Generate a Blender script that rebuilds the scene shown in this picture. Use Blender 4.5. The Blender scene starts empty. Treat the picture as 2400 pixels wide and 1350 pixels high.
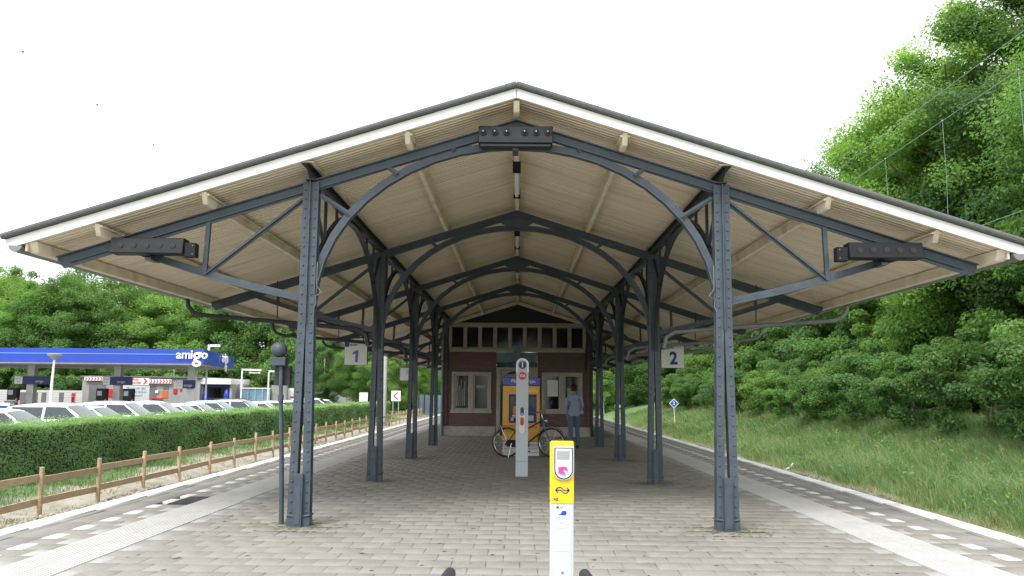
import bpy, bmesh, math, random
import numpy as np
from mathutils import Vector, Matrix
R = math.radians
random.seed(7); rng = np.random.default_rng(7)
SC = bpy.context.scene; COL = SC.collection

# ------------------------------------------------------------------ camera, sky, sun, exposure
FPX, YAW, PITCH, ROLL, CAMX, CAMZ = 2011.5, .0084, .1226, .0097, .0487, 1.5
def cam_axes():
    sy, cy, sp, cp = math.sin(YAW), math.cos(YAW), math.sin(PITCH), math.cos(PITCH)
    f = Vector((-sy*cp, cy*cp, sp)); r = Vector((cy, sy, 0)); u = r.cross(f)
    return r*math.cos(ROLL)+u*math.sin(ROLL), u*math.cos(ROLL)-r*math.sin(ROLL), f
cr, cu, cf = cam_axes()
cam = bpy.data.cameras.new('camera'); camo = bpy.data.objects.new('camera', cam); COL.objects.link(camo)
camo.matrix_world = Matrix(((cr.x, cu.x, -cf.x, CAMX), (cr.y, cu.y, -cf.y, 0), (cr.z, cu.z, -cf.z, CAMZ), (0, 0, 0, 1)))
cam.sensor_width = 36; cam.lens = FPX/2400*36; cam.clip_start = .05; cam.clip_end = 2000
SC.camera = camo
def at(px, py, y):
    """world point at distance y along the platform that the photograph shows at px, py"""
    d = cf*FPX + cr*(px-1200) + cu*(675-py)
    t = y/d.y
    return Vector((CAMX+d.x*t, y, CAMZ+d.z*t))

SUN_EL, SUN_AZ = R(52), R(208)
w = bpy.data.worlds.new('World'); SC.world = w; w.use_nodes = True
nt = w.node_tree; nt.nodes.clear()
sky = nt.nodes.new('ShaderNodeTexSky'); sky.sky_type = 'NISHITA'; sky.sun_disc = False
sky.sun_elevation = SUN_EL; sky.sun_rotation = SUN_AZ; sky.air_density = 1.0; sky.dust_density = 3.0
mx = nt.nodes.new('ShaderNodeMix'); mx.data_type = 'RGBA'; mx.inputs[0].default_value = .9
bgn = nt.nodes.new('ShaderNodeBackground'); out = nt.nodes.new('ShaderNodeOutputWorld')
mx.inputs[7].default_value = (9.2, 9.5, 9.7, 1)          # even bright cloud cover
nt.links.new(sky.outputs[0], mx.inputs[6]); nt.links.new(mx.outputs[2], bgn.inputs[0])
bgn.inputs[1].default_value = .10; nt.links.new(bgn.outputs[0], out.inputs[0])
sl = bpy.data.lights.new('sun', 'SUN'); sl.energy = 1.5; sl.angle = R(24); sl.color = (1, .96, .9)
so = bpy.data.objects.new('sun', sl); COL.objects.link(so)
sd = Vector((math.sin(SUN_AZ)*math.cos(SUN_EL), math.cos(SUN_AZ)*math.cos(SUN_EL), math.sin(SUN_EL)))
so.rotation_euler = sd.to_track_quat('Z', 'Y').to_euler(); so.location = sd*80
SC.view_settings.view_transform = 'Standard'; SC.view_settings.look = 'None'
SC.view_settings.exposure = 1.2; SC.view_settings.gamma = 1
cy_ = SC.cycles
cy_.use_denoising = True; cy_.max_bounces = 10; cy_.diffuse_bounces = 7; cy_.glossy_bounces = 4
cy_.transmission_bounces = 6; cy_.transparent_max_bounces = 8; cy_.caustics_reflective = False; cy_.caustics_refractive = False

# ------------------------------------------------------------------ materials
MATS = {}
def mat(name, col, rough=.6, metal=0., var=.15, scale=6., bump=0., bscale=60., coat=0., spec=.4, stretch=None,
        tint=0., tintcol=None, stain=None, stain_scale=1.2, stain_w=(.5, .7), speck=None, objvar=0., transl=0.):
    """procedural paint / stone / metal: base colour, noise variation, optional stains, specks and fine bump"""
    m = bpy.data.materials.new(name); m.use_nodes = True; t = m.node_tree; L = t.links.new
    b = t.nodes['Principled BSDF']; MATS[name] = m
    n = lambda k: t.nodes.new(k)
    geo = n('ShaderNodeNewGeometry'); src = geo.outputs['Position']
    if stretch:
        mp = n('ShaderNodeMapping'); mp.inputs['Scale'].default_value = stretch; L(src, mp.inputs[0]); src = mp.outputs[0]
    nz = n('ShaderNodeTexNoise'); nz.inputs['Scale'].default_value = scale; nz.inputs['Detail'].default_value = 7; L(src, nz.inputs['Vector'])
    def mixc(fac, a, c, mode='MIX'):
        x = n('ShaderNodeMix'); x.data_type = 'RGBA'; x.blend_type = mode
        for v, i in ((fac, 0), (a, 6), (c, 7)):
            if isinstance(v, (int, float)): x.inputs[i].default_value = v
            elif isinstance(v, tuple): x.inputs[i].default_value = (*v[:3], 1)
            else: L(v, x.inputs[i])
        return x.outputs[2]
    def rng_(v, a, c, lo=0., hi=1.):
        r = n('ShaderNodeMapRange'); L(v, r.inputs[0]); r.inputs[1].default_value = a; r.inputs[2].default_value = c
        r.inputs[3].default_value = lo; r.inputs[4].default_value = hi; return r.outputs[0]
    lo = tuple(c*(1-var) for c in col); hi = tuple(min(1, c*(1+var)) for c in col)
    c = mixc(rng_(nz.outputs[0], .3, .7), lo, hi)
    if tint or tintcol:
        a = n('ShaderNodeAttribute'); a.attribute_name = 'tint'
        if tintcol: c = mixc(a.outputs['Fac'], c, tintcol)
        else:
            s = rng_(a.outputs['Fac'], 0, 1, 1-tint, 1+tint); cc = n('ShaderNodeCombineColor')
            for i in range(3): L(s, cc.inputs[i])
            c = mixc(1., c, cc.outputs[0], 'MULTIPLY')
    if objvar:
        oi = n('ShaderNodeObjectInfo'); s = rng_(oi.outputs['Random'], 0, 1, 1-objvar, 1+objvar); cc = n('ShaderNodeCombineColor')
        for i in range(3): L(s, cc.inputs[i])
        c = mixc(1., c, cc.outputs[0], 'MULTIPLY')
    if stain:
        n2 = n('ShaderNodeTexNoise'); n2.inputs['Scale'].default_value = stain_scale; n2.inputs['Detail'].default_value = 9
        n2.inputs['Roughness'].default_value = .65; L(src, n2.inputs['Vector'])
        c = mixc(rng_(n2.outputs[0], *stain_w), c, stain)
    if speck:
        n3 = n('ShaderNodeTexNoise'); n3.inputs['Scale'].default_value = 90; n3.inputs['Detail'].default_value = 2; L(geo.outputs['Position'], n3.inputs['Vector'])
        c = mixc(rng_(n3.outputs[0], .62, .72), c, speck)
    L(c, b.inputs['Base Color'])
    b.inputs['Metallic'].default_value = metal; b.inputs['Specular IOR Level'].default_value = spec
    b.inputs['Coat Weight'].default_value = coat; b.inputs['Coat Roughness'].default_value = .05
    L(rng_(nz.outputs[0], .3, .7, max(.02, rough-.1), min(1, rough+.1)), b.inputs['Roughness'])
    if bump:
        n4 = n('ShaderNodeTexNoise'); n4.inputs['Scale'].default_value = bscale; n4.inputs['Detail'].default_value = 5; L(src, n4.inputs['Vector'])
        bp = n('ShaderNodeBump'); bp.inputs['Strength'].default_value = bump; bp.inputs['Distance'].default_value = .01
        L(n4.outputs[0], bp.inputs['Height']); L(bp.outputs[0], b.inputs['Normal'])
    if transl:
        tr = n('ShaderNodeBsdfTranslucent'); ms = n('ShaderNodeMixShader'); ms.inputs[0].default_value = transl
        tc = mixc(1., c, (1.5, 1.45, .7), 'MULTIPLY')
        L(tc, tr.inputs[0]); L(b.outputs[0], ms.inputs[1]); L(tr.outputs[0], ms.inputs[2])
        L(ms.outputs[0], t.nodes['Material Output'].inputs[0])
    return m

steel = mat('blue_grey_steel_paint', (.055, .073, .092), .42, var=.2, scale=9, bump=.3, bscale=40, stain=(.075, .052, .040), stain_scale=3.5, stain_w=(.60, .80))
steel_d = mat('dark_steel_paint', (.024, .030, .037), .45, var=.2, scale=7)
boards = mat('cream_ceiling_paint', (.79, .68, .52), .7, var=.08, scale=2.2, stretch=(.35, 4, .35), tint=.07, stain=(.46, .36, .25), stain_scale=1.2, stain_w=(.54, .82))
timber = mat('cream_purlin_paint', (.66, .59, .46), .65, var=.12, scale=4, stain=(.38, .29, .19), stain_scale=2.2, stain_w=(.55, .75))
whitep = mat('white_gloss_paint', (.82, .81, .79), .45, var=.05, scale=4, stain=(.6, .57, .52), stain_scale=3, stain_w=(.6, .8))
roofing = mat('grey_roofing_felt', (.105, .108, .105), .9, var=.22, scale=30, bump=.3)
zinc = mat('zinc_gutter', (.21, .22, .225), .5, metal=.3, var=.2)
concrete = mat('concrete_paver', (.250, .236, .213), .85, var=.10, scale=5, tint=.09, bump=.4, bscale=90, stain=(.165, .152, .128), stain_scale=.6, stain_w=(.52, .78), speck=(.5, .48, .44))
concrete_w = mat('white_paver', (.60, .59, .57), .8, var=.1, scale=9, tint=.1, bump=.3, stain=(.5, .48, .44), stain_scale=3, stain_w=(.58, .8))
concrete_p = mat('pale_paver', (.35, .345, .33), .85, var=.1, scale=9, tint=.1, bump=.3)
tactile = mat('pale_ribbed_paver', (.54, .535, .52), .8, var=.06, scale=9, tint=.08, bump=.2, stain=(.45, .44, .42), stain_scale=1.2, stain_w=(.55, .8))
slabm = mat('edge_slab_concrete', (.25, .24, .222), .88, var=.14, scale=4, tint=.12, bump=.4, stain=(.19, .18, .16), stain_scale=1.4, stain_w=(.5, .75))
kerbw = mat('white_edge_paint', (.8, .79, .77), .6, var=.06, scale=12, bump=.2, stain=(.6, .57, .52), stain_scale=5, stain_w=(.6, .8))
joint = mat('paver_joint_sand', (.18, .165, .135), .95, var=.3, scale=12)
ballast = mat('ballast_stone', (.17, .16, .15), .9, var=.3, scale=8, tint=.35)
gravel = mat('pale_gravel', (.36, .32, .26), .9, var=.3, scale=8, tint=.35)
sleeperm = mat('sleeper_concrete', (.3, .28, .25), .9)
railm = mat('rail_steel', (.18, .13, .1), .4, metal=.6, var=.3)
brick = None
bark = mat('tree_bark', (.10, .085, .065), .9, var=.35, scale=12, bump=.8, bscale=25)
def leafm(name, lo, hi, ov=.22, tr=.48):
    return mat(name, lo, .5, var=.18, scale=1.5, tintcol=hi, objvar=ov, transl=tr, spec=.35)
leaf_a = leafm('broad_leaf_green', (.062, .145, .036), (.190, .345, .095))
leaf_b = leafm('dark_leaf_green', (.052, .130, .040), (.170, .315, .095))
leaf_c = leafm('light_leaf_green', (.100, .205, .046), (.260, .42, .115))
leaf_h = leafm('hedge_leaf_green', (.08, .175, .068), (.28, .46, .20), ov=0)
grassm = leafm('long_grass_green', (.105, .215, .085), (.33, .46, .23), ov=0, tr=.3)
wood = mat('raw_fence_timber', (.60, .45, .28), .8, var=.16, scale=5, stretch=(1, 1, 6), tint=.2, objvar=.14, bump=.4, bscale=30)
whitebody = mat('white_car_paint', (.66, .68, .70), .25, var=.02, coat=.8)
silver = mat('silver_car_paint', (.36, .39, .42), .28, metal=.35, var=.02, coat=.8)
bluecar = mat('pale_blue_car_paint', (.24, .34, .52), .25, metal=.3, var=.02, coat=.8)
darkcar = mat('dark_green_car_paint', (.05, .065, .06), .25, var=.05, coat=.8)
redcar = mat('red_car_paint', (.35, .03, .025), .25, var=.05, coat=.8)
carglass = mat('car_window_glass', (.045, .062, .07), .08, var=.1, spec=.5)
rubber = mat('black_rubber', (.02, .02, .02), .8)
chrome = mat('bright_metal', (.6, .6, .6), .25, metal=1, var=.1)
lampglass = mat('lamp_lens', (.7, .7, .68), .15, var=.05, coat=.5)
black = mat('black_plastic', (.010, .011, .014), .5, var=.15, spec=.25)
blackm = mat('matt_black_metal', (.02, .022, .025), .55)
yellow = mat('yellow_panel', (.85, .57, .012), .4, var=.04, coat=.2)
tvmyellow = mat('ticket_machine_yellow', (.75, .36, .02), .4, var=.06, coat=.2)
greyp = mat('light_grey_coating', (.50, .53, .57), .5, var=.04, scale=3, bump=.08, stain=(.42, .44, .46), stain_scale=4, stain_w=(.6, .8))
navy = mat('navy_print', (.02, .03, .15), .4, var=.05)
bluep = mat('royal_blue_panel', (.012, .055, .44), .35, var=.06, scale=.6, coat=.2)
skyb = mat('light_blue_print', (.15, .42, .75), .4, var=.03)
red = mat('red_print', (.55, .03, .03), .4, var=.06)
pink = mat('pink_print', (.80, .05, .28), .4, var=.03)
orange = mat('orange_print', (.65, .16, .04), .45, var=.05)
whites = mat('white_sign_face', (.82, .82, .82), .4, var=.03)
whited = mat('grey_white_sign_face', (.70, .70, .68), .45, var=.05)
lcd = mat('grey_screen', (.33, .34, .36), .2, var=.04)
dglass = mat('dark_window_glass', (.012, .015, .017), .04, var=.3, scale=1.5, spec=.35)
creamf = mat('cream_window_frame', (.40, .37, .31), .6, var=.12, scale=6, stain=(.32, .28, .22), stain_scale=4, stain_w=(.58, .78))
plinth = mat('pale_plinth_stone', (.40, .37, .32), .85, var=.15, scale=7, bump=.4, stain=(.25, .23, .2), stain_scale=2)
gablem = mat('black_stained_boards', (.020, .021, .023), .7, var=.3, scale=4)
bluegrey = mat('blue_grey_door_paint', (.16, .22, .26), .6, var=.2, scale=6)
asphalt = mat('car_park_asphalt', (.14, .137, .13), .9, var=.2, scale=3, bump=.5)
clad = mat('grey_cladding', (.34, .335, .32), .6, var=.08, scale=2)
cladd = mat('dark_grey_shutter', (.17, .17, .18), .5, var=.1)
cladw = mat('white_corrugated_steel', (.66, .66, .64), .55, var=.07, scale=2)
contb = mat('blue_container_steel', (.16, .30, .42), .55, var=.2, scale=3)
graff = mat('graffiti_concrete', (.40, .40, .38), .8, var=.25, scale=1.5, stain=(.22, .40, .55), stain_scale=.9, stain_w=(.55, .62))
polem = mat('pale_galvanised_pole', (.42, .43, .40), .6, metal=.2, var=.12)
wirem = mat('overhead_copper_wire', (.24, .34, .32), .5, metal=.4, var=.1)
skin = mat('skin', (.45, .27, .19), .6, var=.05)
shirt = mat('pale_blue_shirt_cloth', (.28, .34, .49), .85, var=.1, scale=14, bump=.3)
jeans = mat('blue_denim', (.085, .14, .215), .9, var=.18, scale=14, bump=.3)
hairm = mat('dark_brown_hair', (.02, .014, .01), .7)
shoem = mat('dark_shoe_leather', (.03, .025, .022), .5)
bikeblue = mat('blue_bike_paint', (.03, .13, .30), .35, coat=.4)
bikeblack = mat('black_bike_paint', (.02, .02, .024), .4, coat=.3)
def brick_material():
    m = bpy.data.materials.new('red_brown_brick'); m.use_nodes = True; t = m.node_tree; L = t.links.new; b = t.nodes['Principled BSDF']
    g = t.nodes.new('ShaderNodeNewGeometry'); s = t.nodes.new('ShaderNodeSeparateXYZ'); L(g.outputs['Position'], s.inputs[0])
    ad = t.nodes.new('ShaderNodeMath'); L(s.outputs[0], ad.inputs[0]); L(s.outputs[1], ad.inputs[1])
    cmb = t.nodes.new('ShaderNodeCombineXYZ'); L(ad.outputs[0], cmb.inputs[0]); L(s.outputs[2], cmb.inputs[1])
    br = t.nodes.new('ShaderNodeTexBrick'); L(cmb.outputs[0], br.inputs['Vector']); br.inputs['Scale'].default_value = 1
    br.inputs['Brick Width'].default_value = .22; br.inputs['Row Height'].default_value = .063; br.inputs['Mortar Size'].default_value = .005
    br.inputs['Color1'].default_value = (.165, .088, .076, 1); br.inputs['Color2'].default_value = (.115, .068, .062, 1); br.inputs['Mortar'].default_value = (.15, .135, .12, 1)
    L(br.outputs[0], b.inputs['Base Color']); b.inputs['Roughness'].default_value = .85
    bp = t.nodes.new('ShaderNodeBump'); bp.inputs['Strength'].default_value = .5; bp.inputs['Distance'].default_value = .008; bp.invert = True
    L(br.outputs['Fac'], bp.inputs['Height']); L(bp.outputs[0], b.inputs['Normal'])
    return m
brick = brick_material()
def ground_material():
    m = bpy.data.materials.new('verge_ground'); m.use_nodes = True; t = m.node_tree; L = t.links.new; b = t.nodes['Principled BSDF']
    g = t.nodes.new('ShaderNodeNewGeometry'); s = t.nodes.new('ShaderNodeSeparateXYZ'); L(g.outputs['Position'], s.inputs[0])
    def noise(sc, d=8):
        q = t.nodes.new('ShaderNodeTexNoise'); q.inputs['Scale'].default_value = sc; q.inputs['Detail'].default_value = d; L(g.outputs['Position'], q.inputs['Vector']); return q.outputs[0]
    def mr(v, a, c, lo=0, hi=1):
        r = t.nodes.new('ShaderNodeMapRange'); L(v, r.inputs[0])
        for i, z in enumerate((a, c, lo, hi)): r.inputs[i+1].default_value = z
        return r.outputs[0]
    def mix(f, a, c):
        x = t.nodes.new('ShaderNodeMix'); x.data_type = 'RGBA'; L(f, x.inputs[0])
        for v, i in ((a, 6), (c, 7)):
            if isinstance(v, tuple): x.inputs[i].default_value = (*v, 1)
            else: L(v, x.inputs[i])
        return x.outputs[2]
    sand = mix(mr(noise(3), .35, .65), (.27, .245, .20), (.38, .345, .29))
    grass = mix(mr(noise(5), .35, .65), (.08, .15, .05), (.17, .25, .09))
    soil = mix(mr(noise(2), .35, .65), (.035, .045, .02), (.06, .07, .03))
    wob = t.nodes.new('ShaderNodeMath'); wob.operation = 'MULTIPLY_ADD'; L(noise(1.1), wob.inputs[0]); wob.inputs[1].default_value = 3.2; L(s.outputs[0], wob.inputs[2])
    c = mix(mr(wob.outputs[0], -8.9, -8.2), grass, sand)           # verge by the fence: grass towards the hedge, sand by the track
    c = mix(mr(s.outputs[0], 8.3, 8.9), c, grass)
    c = mix(mr(wob.outputs[0], 15, 17), c, soil)
    L(c, b.inputs['Base Color']); b.inputs['Roughness'].default_value = .95
    bp = t.nodes.new('ShaderNodeBump'); bp.inputs['Strength'].default_value = .6; bp.inputs['Distance'].default_value = .05
    L(noise(14), bp.inputs['Height']); L(bp.outputs[0], b.inputs['Normal'])
    return m
groundm = ground_material()

# ------------------------------------------------------------------ helpers
class MB:
    """collects shapes into one mesh"""
    def __init__(s): s.v = []; s.f = []
    def add(s, vs, fs):
        o = len(s.v); s.v += [tuple(v) for v in vs]; s.f += [tuple(i+o for i in f) for f in fs]; return s
    def box(s, c, d, rz=0):
        x, y, z = d[0]/2, d[1]/2, d[2]/2; k, q = math.cos(rz), math.sin(rz)
        vs = [(c[0]+a*x*k-b*y*q, c[1]+a*x*q+b*y*k, c[2]+e*z) for e in (-1, 1) for a, b in ((-1, -1), (1, -1), (1, 1), (-1, 1))]
        return s.add(vs, [(3, 2, 1, 0), (4, 5, 6, 7), (0, 1, 5, 4), (1, 2, 6, 5), (2, 3, 7, 6), (3, 0, 4, 7)])
    def span(s, x0, x1, y0, y1, z0, z1): return s.box(((x0+x1)/2, (y0+y1)/2, (z0+z1)/2), (abs(x1-x0), abs(y1-y0), abs(z1-z0)))
    def bar(s, a, b, wd, h, up=(0, 0, 1)):
        a, b = Vector(a), Vector(b); t = (b-a).normalized(); sd_ = t.cross(Vector(up)).normalized(); u = sd_.cross(t)
        sd_ *= wd/2; u *= h/2
        vs = [p+q for p in (a, b) for q in (-sd_-u, sd_-u, sd_+u, u-sd_)]
        return s.add(vs, [(0, 1, 2, 3), (7, 6, 5, 4), (0, 4, 5, 1), (1, 5, 6, 2), (2, 6, 7, 3), (3, 7, 4, 0)])
    def path(s, pts, wd, h, up=(0, 0, 1)):
        """rectangular section swept along a polyline"""
        pts = [Vector(p) for p in pts]; vs = []; n = len(pts)
        for i, p in enumerate(pts):
            t = (pts[min(i+1, n-1)]-pts[max(i-1, 0)]).normalized(); sd_ = t.cross(Vector(up)).normalized(); u = sd_.cross(t)
            vs += [p-sd_*wd/2-u*h/2, p+sd_*wd/2-u*h/2, p+sd_*wd/2+u*h/2, p-sd_*wd/2+u*h/2]
        fs = [(0, 1, 2, 3), (4*n-1, 4*n-2, 4*n-3, 4*n-4)]
        for i in range(n-1):
            for k in range(4): fs.append((4*i+k, 4*i+4+k, 4*i+4+(k+1) % 4, 4*i+(k+1) % 4))
        return s.add(vs, fs)
    def tube(s, pts, r, n=8, rs=None):
        pts = [Vector(p) for p in pts]; m = len(pts); vs = []; ref = None
        for i, p in enumerate(pts):
            t = (pts[min(i+1, m-1)]-pts[max(i-1, 0)]).normalized()
            if ref is None: ref = Vector((0, 0, 1)) if abs(t.z) < .9 else Vector((1, 0, 0))
            a = t.cross(ref).normalized(); b = a.cross(t); ref = b
            rr = rs[i] if rs else r
            vs += [p+(a*math.cos(2*math.pi*k/n)+b*math.sin(2*math.pi*k/n))*rr for k in range(n)]
        fs = [tuple(range(n))[::-1], tuple((m-1)*n+k for k in range(n))]
        for i in range(m-1):
            for k in range(n): fs.append((i*n+k, i*n+(k+1) % n, (i+1)*n+(k+1) % n, (i+1)*n+k))
        return s.add(vs, fs)
    def lathe(s, prof, c, n=16, ax='z'):
        vs = []; fs = []; m = len(prof)
        for r, h in prof:
            for k in range(n):
                a = 2*math.pi*k/n; p = (r*math.cos(a), r*math.sin(a), h)
                if ax == 'y': p = (p[0], h, p[1])
                if ax == 'x': p = (h, p[0], p[1])
                vs.append((c[0]+p[0], c[1]+p[1], c[2]+p[2]))
        for i in range(m-1):
            for k in range(n): fs.append((i*n+k, i*n+(k+1) % n, (i+1)*n+(k+1) % n, (i+1)*n+k))
        fs += [tuple(range(n))[::-1], tuple((m-1)*n+k for k in range(n))]
        return s.add(vs, fs)
    def ball(s, c, r, n=16, m=9, sq=1):
        return s.lathe([(max(1e-4, r*math.sin(math.pi*i/(m-1))), -r*sq*math.cos(math.pi*i/(m-1))) for i in range(m)], c, n)
    def prism(s, poly, y0, y1, ax='y'):
        """polygon in x,z extruded along y (or in y,z along x, or in x,y along z)"""
        f = {'y': lambda p, t: (p[0], t, p[1]), 'x': lambda p, t: (t, p[0], p[1]), 'z': lambda p, t: (p[0], p[1], t)}[ax]
        n = len(poly); vs = [f(p, y0) for p in poly]+[f(p, y1) for p in poly]
        return s.add(vs, [tuple(range(n)), tuple(range(2*n-1, n-1, -1))]+[(i, i+n, (i+1) % n+n, (i+1) % n) for i in range(n)])
    def mesh(s, name, bevel=0, segs=1, ang=35):
        me = bpy.data.meshes.new(name); me.from_pydata(s.v, [], s.f)
        bm = bmesh.new(); bm.from_mesh(me); bmesh.ops.recalc_face_normals(bm, faces=bm.faces)
        if bevel: bmesh.ops.bevel(bm, geom=[e for e in bm.edges if e.is_manifold and e.calc_face_angle(0) > .5], offset=bevel, segments=segs, affect='EDGES', profile=.5, clamp_overlap=True)
        bm.to_mesh(me); bm.free(); me.shade_smooth(); me.set_sharp_from_angle(angle=R(ang)); return me
    def build(s, name, m, parent=None, **k):
        return obj(name, s.mesh(name, **k), m, parent)
def obj(name, me, m=None, parent=None):
    if m is not None and not me.materials: me.materials.append(m)
    o = bpy.data.objects.new(name, me); COL.objects.link(o)
    if parent: o.parent = parent
    return o
def tag(o, label, cat, group=None, kind=None):
    if label: o['label'] = label
    if cat: o['category'] = cat
    if group: o['group'] = group
    if kind: o['kind'] = kind
    return o
def thing(name, label, cat, loc=(0, 0, 0), rz=0, group=None):
    o = bpy.data.objects.new(name, None); COL.objects.link(o); o.location = loc; o.rotation_euler.z = rz; o.empty_display_size = .2
    return tag(o, label, cat, group)
def copy_tree(o, parent=None):
    c = o.copy(); COL.objects.link(c)
    if parent: c.parent = parent
    for ch in list(o.children): copy_tree(ch, c)
    return c
def struct(o): o['kind'] = 'structure'; return o
def stuff(o): o['kind'] = 'stuff'; return o
def text(name, s, size, loc, m, parent=None, rz=0, bold=.0, extr=.002, ax=1., align='CENTER'):
    """flat lettering standing upright, facing -y when rz = 0; loc is its centre"""
    cu_ = bpy.data.curves.new(name, 'FONT'); cu_.body = s; cu_.size = size; cu_.extrude = extr; cu_.offset = bold
    cu_.align_x = align; cu_.align_y = 'CENTER'; cu_.resolution_u = 3
    t = bpy.data.objects.new(name, cu_); COL.objects.link(t)
    me = bpy.data.meshes.new_from_object(t.evaluated_get(bpy.context.evaluated_depsgraph_get()))
    bpy.data.objects.remove(t)
    me.transform(Matrix.Translation(loc) @ Matrix.Rotation(rz, 4, 'Z') @ Matrix.Rotation(R(90), 4, 'X') @ Matrix.Scale(ax, 4, (1, 0, 0)))
    me.materials.clear(); return obj(name, me, m, parent)
def np_mesh(name, V, F, tint=None, smooth=False):
    """fast mesh from arrays: V (n,3), F (m,k)"""
    me = bpy.data.meshes.new(name); m, k = F.shape
    me.vertices.add(len(V)); me.vertices.foreach_set('co', V.astype(np.float32).ravel())
    me.loops.add(m*k); me.loops.foreach_set('vertex_index', F.astype(np.int32).ravel())
    me.polygons.add(m); me.polygons.foreach_set('loop_start', np.arange(0, m*k, k, dtype=np.int32))
    me.update(calc_edges=True)
    if tint is not None:
        a = me.attributes.new('tint', 'FLOAT', 'FACE'); a.data.foreach_set('value', tint.astype(np.float32))
    return me
def set_tint(me, v):
    a = me.attributes.new('tint', 'FLOAT', 'FACE'); a.data.foreach_set('value', np.full(len(me.polygons), v, np.float32)); return me

# ------------------------------------------------------------------ terrain, tracks
def ground_z(x, y):
    xs = [-400, -13, -11.2, -9.6, -8.6, -7.8, 7.8, 8.7, 10.4, 13, 15.5, 19, 26, 60, 400]
    zs = [-.6, -.6, -.6, -.72, -.86, -.90, -.90, -.86, -.42, .46, 1.2, 2.3, 4.0, 6, 6]
    z = np.interp(x, xs, zs)
    return z + np.where(np.abs(x) > 8.4, .05*np.sin(x*2.1+y*.37)+.04*np.sin(y*1.3-x*.8), 0)*np.where((x < -12.4), 0, 1)
gx = np.concatenate([[-400, -150, -60], np.linspace(-30, -13, 9), np.linspace(-12.6, -5.6, 15), [0], np.linspace(5.6, 20, 30), np.linspace(22, 40, 7), [80, 400]])
gy = np.concatenate([[-60, -20], np.linspace(-5, 100, 150), [130, 200, 420]])
X, Y = np.meshgrid(gx, gy); Z = ground_z(X, Y)
nx = len(gx); idx = np.arange(nx*len(gy)).reshape(len(gy), nx)
F = np.stack([idx[:-1, :-1], idx[:-1, 1:], idx[1:, 1:], idx[1:, :-1]], -1).reshape(-1, 4)
gme = np_mesh('ground', np.stack([X, Y, Z], -1).reshape(-1, 3), F); gme.shade_smooth()
struct(obj('ground', gme, groundm))
struct(MB().span(-120, -13.1, -10, 105, -.7, -.592).build('car_park', asphalt))

def stones(n, xa, xb, ya, yb, r, name, m, power=1.):
    ico = [(0, 0, 1), (.89, 0, .45), (.28, .85, .45), (-.72, .53, .45), (-.72, -.53, .45), (.28, -.85, .45), (.72, .53, -.45), (-.28, .85, -.45), (-.89, 0, -.45), (-.28, -.85, -.45), (.72, -.53, -.45), (0, 0, -1)]
    tri = np.array([(0, 1, 2), (0, 2, 3), (0, 3, 4), (0, 4, 5), (0, 5, 1), (1, 6, 2), (2, 7, 3), (3, 8, 4), (4, 9, 5), (5, 10, 1), (6, 7, 2), (7, 8, 3), (8, 9, 4), (9, 10, 5), (10, 6, 1), (11, 7, 6), (11, 8, 7), (11, 9, 8), (11, 10, 9), (11, 6, 10)])
    ico = np.array(ico); x = rng.uniform(xa, xb, n); y = ya+(yb-ya)*rng.uniform(0, 1, n)**power; z = ground_z(x, y)
    s = r*rng.uniform(.5, 1.3, (n, 1, 3))*(1+(y[:, None, None]-10)/60); V = ico[None]*s*rng.uniform(.75, 1.2, (n, 12, 1)) + np.stack([x, y, z+r*.2], -1)[:, None]
    Fs = (tri[None]+12*np.arange(n)[:, None, None]).reshape(-1, 3)
    return stuff(obj(name, np_mesh(name, V.reshape(-1, 3), Fs, np.repeat(rng.uniform(0, 1, n), 20)), m))
for sg, nm in ((-1, 'beside the timber fence'), (1, 'below the grass bank')):
    tr = struct(MB().prism([(sg*5.6, -1.1), (sg*8.3, -1.1), (sg*8.0, -.84), (sg*5.75, -.84)], -20, 160).build('railway_track', ballast))
    for q in (-.75, .75):
        xr = sg*7.1+q
        m_ = MB().span(xr-.035, xr+.035, -20, 160, -.70, -.66).span(xr-.008, xr+.008, -20, 160, -.80, -.70).span(xr-.07, xr+.07, -20, 160, -.815, -.80)
        m_.build('rail', railm, tr)
    sm = MB().prism([(sg*7.1-1.25, -.86), (sg*7.1+1.25, -.86), (sg*7.1+1.2, -.817), (sg*7.1-1.2, -.817)], -.12, .12).mesh('sleeper')
    for i in range(60):
        o = obj('sleeper', sm, sleeperm, tr); o.location.y = 8+i*.65
    tag(stones(5200, *sorted((sg*7.75, sg*8.62)), 11, 75, .042, 'track_ballast' if sg > 0 else 'gravel_edge', ballast if sg > 0 else gravel, 1.7),
        'dark crushed stone ballast along the foot of the grass bank' if sg > 0 else 'pale loose gravel along the foot of the timber fence', 'gravel')

# ------------------------------------------------------------------ platform with its paving
YB, YE = -4.0, 95.0
plat = struct(MB().span(-5.2, 5.2, YB, YE, -.95, -.035).build('platform', joint))
TP = .3; G = .0042
def tile_verts(x0, x1, y0, y1, z, ch=.0032, dz=None):
    dz = dz or [0]*4; d = .05
    a = [(x0, y0), (x1, y0), (x1, y1), (x0, y1)]; b = [(x0+ch, y0+ch), (x1-ch, y0+ch), (x1-ch, y1-ch), (x0+ch, y1-ch)]
    V = [(p[0], p[1], -d) for p in a]+[(p[0], p[1], z-ch*.7+dz[i]) for i, p in enumerate(a)]+[(p[0], p[1], z+dz[i]) for i, p in enumerate(b)]
    Fq = [(8, 9, 10, 11)]+[(4+i, 4+(i+1) % 4, 8+(i+1) % 4, 8+i) for i in range(4)]+[(i, (i+1) % 4, 4+(i+1) % 4, 4+i) for i in range(4)]
    return V, Fq
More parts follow.
